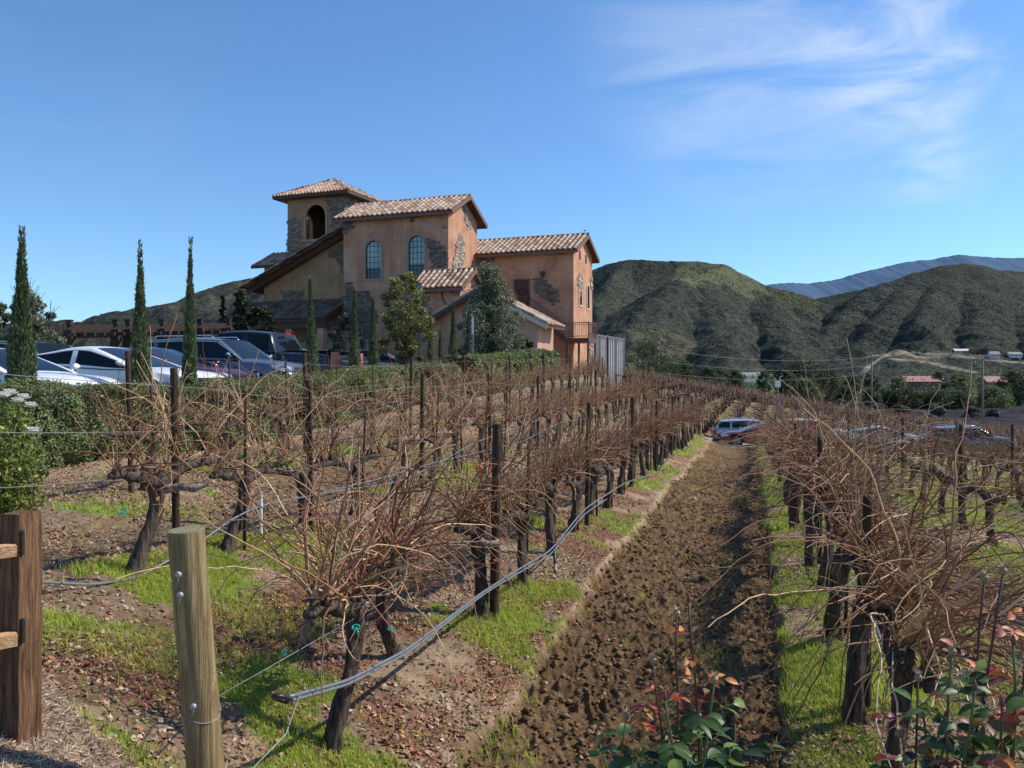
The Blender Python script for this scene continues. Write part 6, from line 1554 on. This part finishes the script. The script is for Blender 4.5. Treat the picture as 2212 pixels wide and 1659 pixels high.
# far mountains, blue distance haze painted into their base colour
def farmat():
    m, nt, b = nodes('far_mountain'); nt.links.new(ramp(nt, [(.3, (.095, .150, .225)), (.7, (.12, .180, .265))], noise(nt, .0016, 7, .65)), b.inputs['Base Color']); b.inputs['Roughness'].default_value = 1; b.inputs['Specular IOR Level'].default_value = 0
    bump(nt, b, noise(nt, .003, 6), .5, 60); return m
def far_mountains():
    T_ = sp([(700, 700, 7000), (1200, 660, 7000), (1560, 640, 7000), (1660, 614, 7000), (1700, 611, 7000), (1740, 613, 7000), (1800, 604, 7000), (1850, 590, 7000), (1900, 578, 7000), (1950, 566, 7000), (2010, 560, 7000), (2070, 552, 7000), (2120, 555, 7000), (2180, 557, 7000), (2260, 558, 7000), (2500, 570, 7000), (2900, 600, 7000)])
    xs = np.array([p[0] for p in T_]); zs = np.array([p[2] for p in T_]); X = np.linspace(xs[0], xs[-1], 700); Zc = np.interp(X, xs, zs); n = 26; V = []
    Zc = Zc+26*(fbm(X*.004, X*0, 4, 501)-.5)+10*(fbm(X*.03, X*0, 2, 502)-.5)
    for k in range(n):
        t = k/(n-1); Yk = 7000-2600*(1-t); zz = -20+(Zc+20)*t**1.1+(300*(fbm(X*.0016, X*0+Yk*.0012, 4, 503)-.5))*math.sin(math.pi*t); V.append(np.stack([X, np.full(len(X), Yk), zz], -1))
    V = np.concatenate(V); m = len(X); i = np.arange(n-1)[:, None]*m; j = np.arange(m-1)[None]; Fc = np.stack([i+j, i+j+1, i+m+j+1, i+m+j], -1).reshape(-1, 4)
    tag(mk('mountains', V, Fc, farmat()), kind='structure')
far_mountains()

# ------------------------------------------------------------------ white rose bush at left
bx, by = -4.42, 7.0
rb = thing('rose_bush', 'leafy green bush with white roses at the left edge, before the hedge', 'rose bush', (bx, by, gz(bx, by)))
n = 9000; P = RNG.normal(size=(n, 3)); P /= np.linalg.norm(P, axis=1)[:, None]; q = RNG.random(n)**.4
P = P*(q*(.85+.3*fbm(P[:, 0]*3, P[:, 2]*3, 3, 601)))[:, None]*np.array([.42, .42, .66])+np.array([0, 0, .66]); P = P[P[:, 2] > .05]
V, T, C = leafcloud(P, .024, palc([(.10, .15, .04), (.17, .23, .05), (.30, .34, .07), (.07, .11, .035), (.38, .38, .09)]), up=.5); mk('foliage', V, T, M_leaf, rb, col=C, smooth=False)
mb = MB()
for i in range(12): a = i*.52; mb.tube(np.array([(0, 0, 0), (.2*math.cos(a), .2*math.sin(a), .5), (.42*math.cos(a), .4*math.sin(a), 1.1)]), [.012, .008, .004], 5, col=(.1, .12, .04))
mb.build('stems', M_cane, rb, smooth=True, col=True) if False else mb.build('stem_cluster', M_cane, rb, smooth=True, col=True)
def rose(mb, c, s):
    for ring, (nn, rad, tilt) in enumerate(((6, 1, .35), (6, .95, .8), (6, .85, 1.1), (5, .7, 1.3), (4, .55, 1.45))):
        for i in range(nn):
            a = i*6.283/nn+ring*.6+random.uniform(-.2, .2); d = np.array([math.cos(a), math.sin(a), 0]); t = np.array([-math.sin(a), math.cos(a), 0]); ct, st_ = math.cos(tilt), math.sin(tilt)
            b = np.array(c)+d*s*.1; e = b+(d*ct+np.array([0, 0, st_]))*s*rad; m = (b+e)/2+np.array([0, 0, -.1*s]); w = s*.42*rad+.1*s
            mb.add([b, m-t*w, e-t*w*.6, e+d*s*.06+np.array([0, 0, .03*s]), e+t*w*.6, m+t*w], [(0, 1, 2, 3, 4, 5)])
for (px, py, Yd) in ((22, 852, 6.4), (8, 858, 6.3), (50, 862, 6.45), (72, 935, 6.3), (38, 870, 6.4), (66, 880, 6.4)):
    mb = MB(); p = np.array(at(px, py, Yd))-np.array(rb.location); rose(mb, p, .055); mb.build('flower', M_petal, rb, smooth=False)

# ------------------------------------------------------------------ foreground rose shoots
def rleaf(mb, p, d, n, L, W, c, curl=.3):
    """an oval leaf folded along its midrib with a bent tip"""
    p, d, n = [np.array(q, float) for q in (p, d, n)]; d /= np.linalg.norm(d); n = n-d*np.dot(n, d); n /= np.linalg.norm(n)+1e-9; s = np.cross(d, n)
    pr = [(0, .02), (.12, .55), (.3, .92), (.5, 1), (.7, .84), (.88, .45), (1, .02)]; V = []
    for t, w in pr:
        c0 = p+d*L*t-n*curl*L*t*t; V += [c0-s*W*w*.5+n*W*.16*w, c0, c0+s*W*w*.5+n*W*.16*w]
    cc = np.array([c]*len(V))*1.0; cc[1::3] *= 1.35
    mb.add(V, [(3*i, 3*i+1, 3*i+4, 3*i+3) for i in range(6)]+[(3*i+1, 3*i+2, 3*i+5, 3*i+4) for i in range(6)], cc)
LG = [(.040, .075, .022), (.06, .105, .025), (.030, .055, .020), (.13, .17, .035), (.05, .08, .02)]; LR = [(.20, .03, .02), (.32, .07, .03), (.10, .02, .02), (.42, .15, .04), (.16, .10, .03)]
def compound(mb, p, d, L, pal, size):
    d = np.array(d, float); d /= np.linalg.norm(d); side = np.cross(d, (0, 0, 1)); side /= np.linalg.norm(side)+1e-6; q = [np.array(p)+d*L*t+np.array([0, 0, -.12*L*t*t]) for t in np.linspace(0, 1, 5)]
    mb.tube(np.array(q), .0009, 4, col=pal[0]); tw = np.array([random.uniform(-.6, .6), random.uniform(-.9, .2), 1.0])
    for (k, sgn) in ((2, -1), (2, 1), (3, -1), (3, 1), (4, 0)):
        if random.random() < .12: continue
        dd = d*(.5 if sgn else 1)+side*sgn*.9+np.array([0, 0, random.uniform(-.35, .15)]); c = np.array(random.choice(pal))*random.uniform(.8, 1.2); s = size*random.uniform(.62, .95)*(1.15 if sgn == 0 else 1)
        rleaf(mb, q[k], dd, tw+RNG.normal(0, .35, 3), s, s*.54, c, random.uniform(.1, .5))
def rosebush(label, stems, base_pts):
    x0, y0 = base_pts; r = thing('rose_bush', label, 'rose bush', (x0, y0, gz(x0, y0))); o0 = np.array(r.location)
    sm = MB(); lf = MB(); hp = MB(); bd = MB()
    for (px, py, Y, red, hips, nleaf, size) in stems:
        top = np.array(at(px, py, Y))-o0; b = np.array([top[0]*.45+random.uniform(-.05, .05), top[1]*.5, 0]); n = 14; q = np.linspace(0, 1, n)[:, None]
        P = b+(top-b)*q+np.array([.03*math.sin(px), .02, 0])*np.sin(q*math.pi)+RNG.normal(0, .0022, (n, 3)); rr = np.linspace(.0055, .0024, n)
        cst = (.10, .05, .03) if red else (.10, .13, .04); sm.tube(P, rr, 7, col=cst)
        for i in range(26):
            t = random.uniform(.3, .97); c = b+(top-b)*t; a = random.uniform(0, 6.28); k = int(t*(n-1)); c = P[k]; sm.tube(np.array([c, c+np.array([math.cos(a), math.sin(a), -.3])*.009]), [.0013, .0002], 3, col=(.2, .09, .05))
        for i in range(nleaf):
            t = .55+.43*(i+random.random()*.8)/nleaf; k = min(n-1, int(t*(n-1))); a = i*2.4+random.random(); isred = (t > .80 and red) or random.random() < .03
            compound(lf, P[k], (math.cos(a), math.sin(a), random.uniform(-.1, .6)), size*random.uniform(1.3, 1.9), LR if isred else LG, size*(.8 if isred else 1))
        tip = P[-1]
        if hips:
            bd = MB(); bd.tube(np.array([tip, tip+(0, 0, .006), tip+(.001, 0, .014), tip+(0, 0, .020)]), [.003, .0085, .009, .004], 9, col=(.30, .20, .10)); hp = bd
            for i in range(14): a = i*.45; hp.tube(np.array([tip+(0, 0, .018), tip+np.array([.012*math.cos(a), .012*math.sin(a), .024+.006*random.random()])]), [.0012, .0005], 3, col=(.42, .30, .16))
            bd.build('dried_flower_head', M_cane, r, smooth=False, col=True)
        else: bd = MB(); bd.tube(np.array([tip, tip+(0, 0, .005), tip+(0, 0, .014), tip+(0, 0, .024)]), [.002, .0055, .005, .0008], 8, col=(.20, .05, .04)); bd.build('bud', M_cane, r, smooth=True, col=True)
    sm.build('stem_cluster', M_cane, r, smooth=True, col=True); lf.build('leaves' if False else 'foliage', M_glossleaf, r, smooth=True, col=True);
    return r
x, y, _ = at(1480, 1659, 2.05)
rosebush('rose bush with one tall red tipped shoot at the bottom centre of view', [
    (1490, 1300, 1.95, True, False, 12, .050), (1460, 1335, 1.96, True, True, 11, .045), (1410, 1440, 2.0, True, True, 13, .055), (1545, 1478, 1.9, False, True, 14, .055),
    (1350, 1560, 2.0, False, True, 13, .055), (1590, 1560, 2.05, False, False, 14, .055), (1440, 1520, 1.85, False, False, 14, .055), (1295, 1610, 2.1, False, True, 12, .05), (1510, 1560, 2.0, False, True, 14, .055)], (x, y+.05))
x, y, _ = at(2080, 1659, 1.9)
rosebush('rose bush with tall dried flower heads at the lower right corner', [
    (2172, 1245, 1.8, True, True, 12, .055), (2130, 1262, 1.85, True, True, 11, .055), (2060, 1420, 1.8, False, True, 14, .060), (2000, 1540, 1.9, True, True, 13, .055), (2200, 1400, 1.7, False, False, 14, .06),
    (1985, 1480, 1.95, True, True, 11, .05), (2110, 1500, 1.7, False, False, 15, .062), (2170, 1530, 1.65, True, False, 14, .06), (1945, 1600, 1.95, True, True, 12, .05), (2050, 1560, 1.75, True, False, 14, .06), (2240, 1300, 1.75, True, True, 13, .055)], (x+.05, y+.1))
# a few orange and red leaves left on the canes
def stray(px, py, Y, s, pal, n, label, spread=1.0):
    p = np.array(at(px, py, Y)); root_ = thing('leaf_sprig', label, 'leaves', tuple(p))
    for i in range(n):
        mb = MB()
        q = RNG.normal(0, s*spread*.6, 3); d = RNG.normal(0, 1, 3); rleaf(mb, q, d, RNG.normal(0, 1, 3), s, s*.9, np.array(random.choice(pal)), .5); mb.build('leaf', M_leaf, root_, smooth=True, col=True)
OR = [(.62, .13, .03), (.75, .22, .05), (.5, .08, .03)]; RD = [(.42, .05, .04), (.5, .10, .06), (.28, .03, .03)]
stray(1040, 1003, 7.15, .05, OR, 3, 'bright orange dried leaf hanging on the dark post')
stray(1207, 898, 12.6, .06, RD, 3, 'small red leaf high in the canes of the left row'); stray(918, 1092, 6.5, .035, OR, 2, 'brownish orange leaf left of the dark post'); stray(1075, 1225, 6.8, .035, OR, 2, 'small orange leaf low beside the dark post')
for i, (px, py, Y) in enumerate(((1742, 920, 12), (1700, 955, 11), (1738, 975, 10.5), (1755, 1000, 10), (1715, 990, 11))): stray(px, py, Y, .045, RD, 6, ['red leaves at the crest of the right row before the white car', 'red leaves low at the left side of the right row crest', 'cluster of red leaves under the crest of right row', 'lowest cluster of red leaves on the right row', 'red leaf pair at the edge of the right row'][i], 2.2)
stray(1962, 1200, 6.5, .035, OR, 2, 'single orange leaf among the combed canes at right'); stray(2125, 1145, 8, .04, OR, 2, 'orange leaf at right between bare canes')

# ------------------------------------------------------------------ light, sky, camera
SAZ, SEL = 77.0, 42.0
w = bpy.data.worlds.new('World'); SC.world = w; w.use_nodes = True; nt = w.node_tree; bg = nt.nodes['Background']
sky = nt.nodes.new('ShaderNodeTexSky'); sky.sky_type = 'NISHITA'; sky.sun_disc = False; sky.sun_elevation = R(SEL); sky.sun_rotation = R(SAZ)
sky.air_density = 1.0; sky.dust_density = .35; sky.ozone_density = 2.2; sky.altitude = 300
tc = nt.nodes.new('ShaderNodeTexCoord')
def dirv(px, py): v = Vector(((px-1106)/F, 1, (810-py)/F)).normalized(); return v
tot = None
for (px, py, rad, st) in ((1960, 130, .14, .44), (1840, 40, .17, .22), (1480, 90, .17, .22), (1600, 240, .17, .22), (2010, 340, .09, .34), (2200, 30, .19, .26), (1880, 230, .17, .16), (120, 130, .25, .05)):
    vm = nt.nodes.new('ShaderNodeVectorMath'); vm.operation = 'DISTANCE'; nt.links.new(tc.outputs['Generated'], vm.inputs[0]); vm.inputs[1].default_value = dirv(px, py)
    mr = nt.nodes.new('ShaderNodeMapRange'); mr.interpolation_type = 'SMOOTHERSTEP'; nt.links.new(vm.outputs['Value'], mr.inputs[0]); mr.inputs[1].default_value = rad; mr.inputs[2].default_value = 0; mr.inputs[3].default_value = 0; mr.inputs[4].default_value = st
    if tot is None: tot = mr.outputs[0]
    else:
        ad = nt.nodes.new('ShaderNodeMath'); ad.operation = 'ADD'; ad.use_clamp = True; nt.links.new(tot, ad.inputs[0]); nt.links.new(mr.outputs[0], ad.inputs[1]); tot = ad.outputs[0]
mp = nt.nodes.new('ShaderNodeMapping'); nt.links.new(tc.outputs['Generated'], mp.inputs[0]); mp.inputs['Rotation'].default_value = (0, R(-38), 0); mp.inputs['Scale'].default_value = (1.6, 2.5, 7.0)
nz = nt.nodes.new('ShaderNodeTexNoise'); nz.inputs['Scale'].default_value = 2.7; nz.inputs['Detail'].default_value = 9; nz.inputs['Roughness'].default_value = .56; nz.inputs['Distortion'].default_value = .9; nt.links.new(mp.outputs[0], nz.inputs[0])
mr = nt.nodes.new('ShaderNodeMapRange'); mr.interpolation_type = 'SMOOTHSTEP'; nt.links.new(nz.outputs[0], mr.inputs[0]); mr.inputs[1].default_value = .33; mr.inputs[2].default_value = .74
ml = nt.nodes.new('ShaderNodeMath'); ml.operation = 'MULTIPLY'; ml.use_clamp = True; nt.links.new(tot, ml.inputs[0]); nt.links.new(mr.outputs[0], ml.inputs[1])
hs = nt.nodes.new('ShaderNodeHueSaturation'); hs.inputs['Saturation'].default_value = 1.0; hs.inputs['Hue'].default_value = .5; nt.links.new(sky.outputs[0], hs.inputs['Color'])
mm_ = nt.nodes.new('ShaderNodeMix'); mm_.data_type = 'RGBA'; mm_.blend_type = 'MULTIPLY'; mm_.inputs[0].default_value = 1; mm_.inputs[7].default_value = (.84, 1.165, 1.47, 1); nt.links.new(hs.outputs[0], mm_.inputs[6])
mx = nt.nodes.new('ShaderNodeMix'); mx.data_type = 'RGBA'; nt.links.new(ml.outputs[0], mx.inputs[0]); nt.links.new(mm_.outputs[2], mx.inputs[6]); mx.inputs[7].default_value = (7.2, 7.9, 8.8, 1)
nt.links.new(mx.outputs[2], bg.inputs['Color']); bg.inputs['Strength'].default_value = .12
ld = bpy.data.lights.new('sun', 'SUN'); ld.energy = 5.0; ld.angle = R(.55); ld.color = (1, .93, .82)
lo = bpy.data.objects.new('sun', ld); COL.objects.link(lo)
sd = Vector((math.sin(R(SAZ))*math.cos(R(SEL)), math.cos(R(SAZ))*math.cos(R(SEL)), math.sin(R(SEL)))); lo.rotation_euler = sd.to_track_quat('Z', 'Y').to_euler(); lo.location = (30, 20, 40)
cam = bpy.data.cameras.new('camera'); cam.sensor_width = 36; cam.lens = F/2212*36; cam.clip_end = 20000; cam.clip_start = .05
cam.shift_y = 0
co = bpy.data.objects.new('camera', cam); COL.objects.link(co); co.location = (0, 0, E); co.rotation_euler = (R(90)-math.atan((829.5-810)/F), 0, 0); SC.camera = co
SC.view_settings.view_transform = 'Standard'; SC.view_settings.look = 'None'; SC.view_settings.exposure = 0; SC.view_settings.gamma = 1
SC.cycles.max_bounces = 6; SC.cycles.transparent_max_bounces = 4
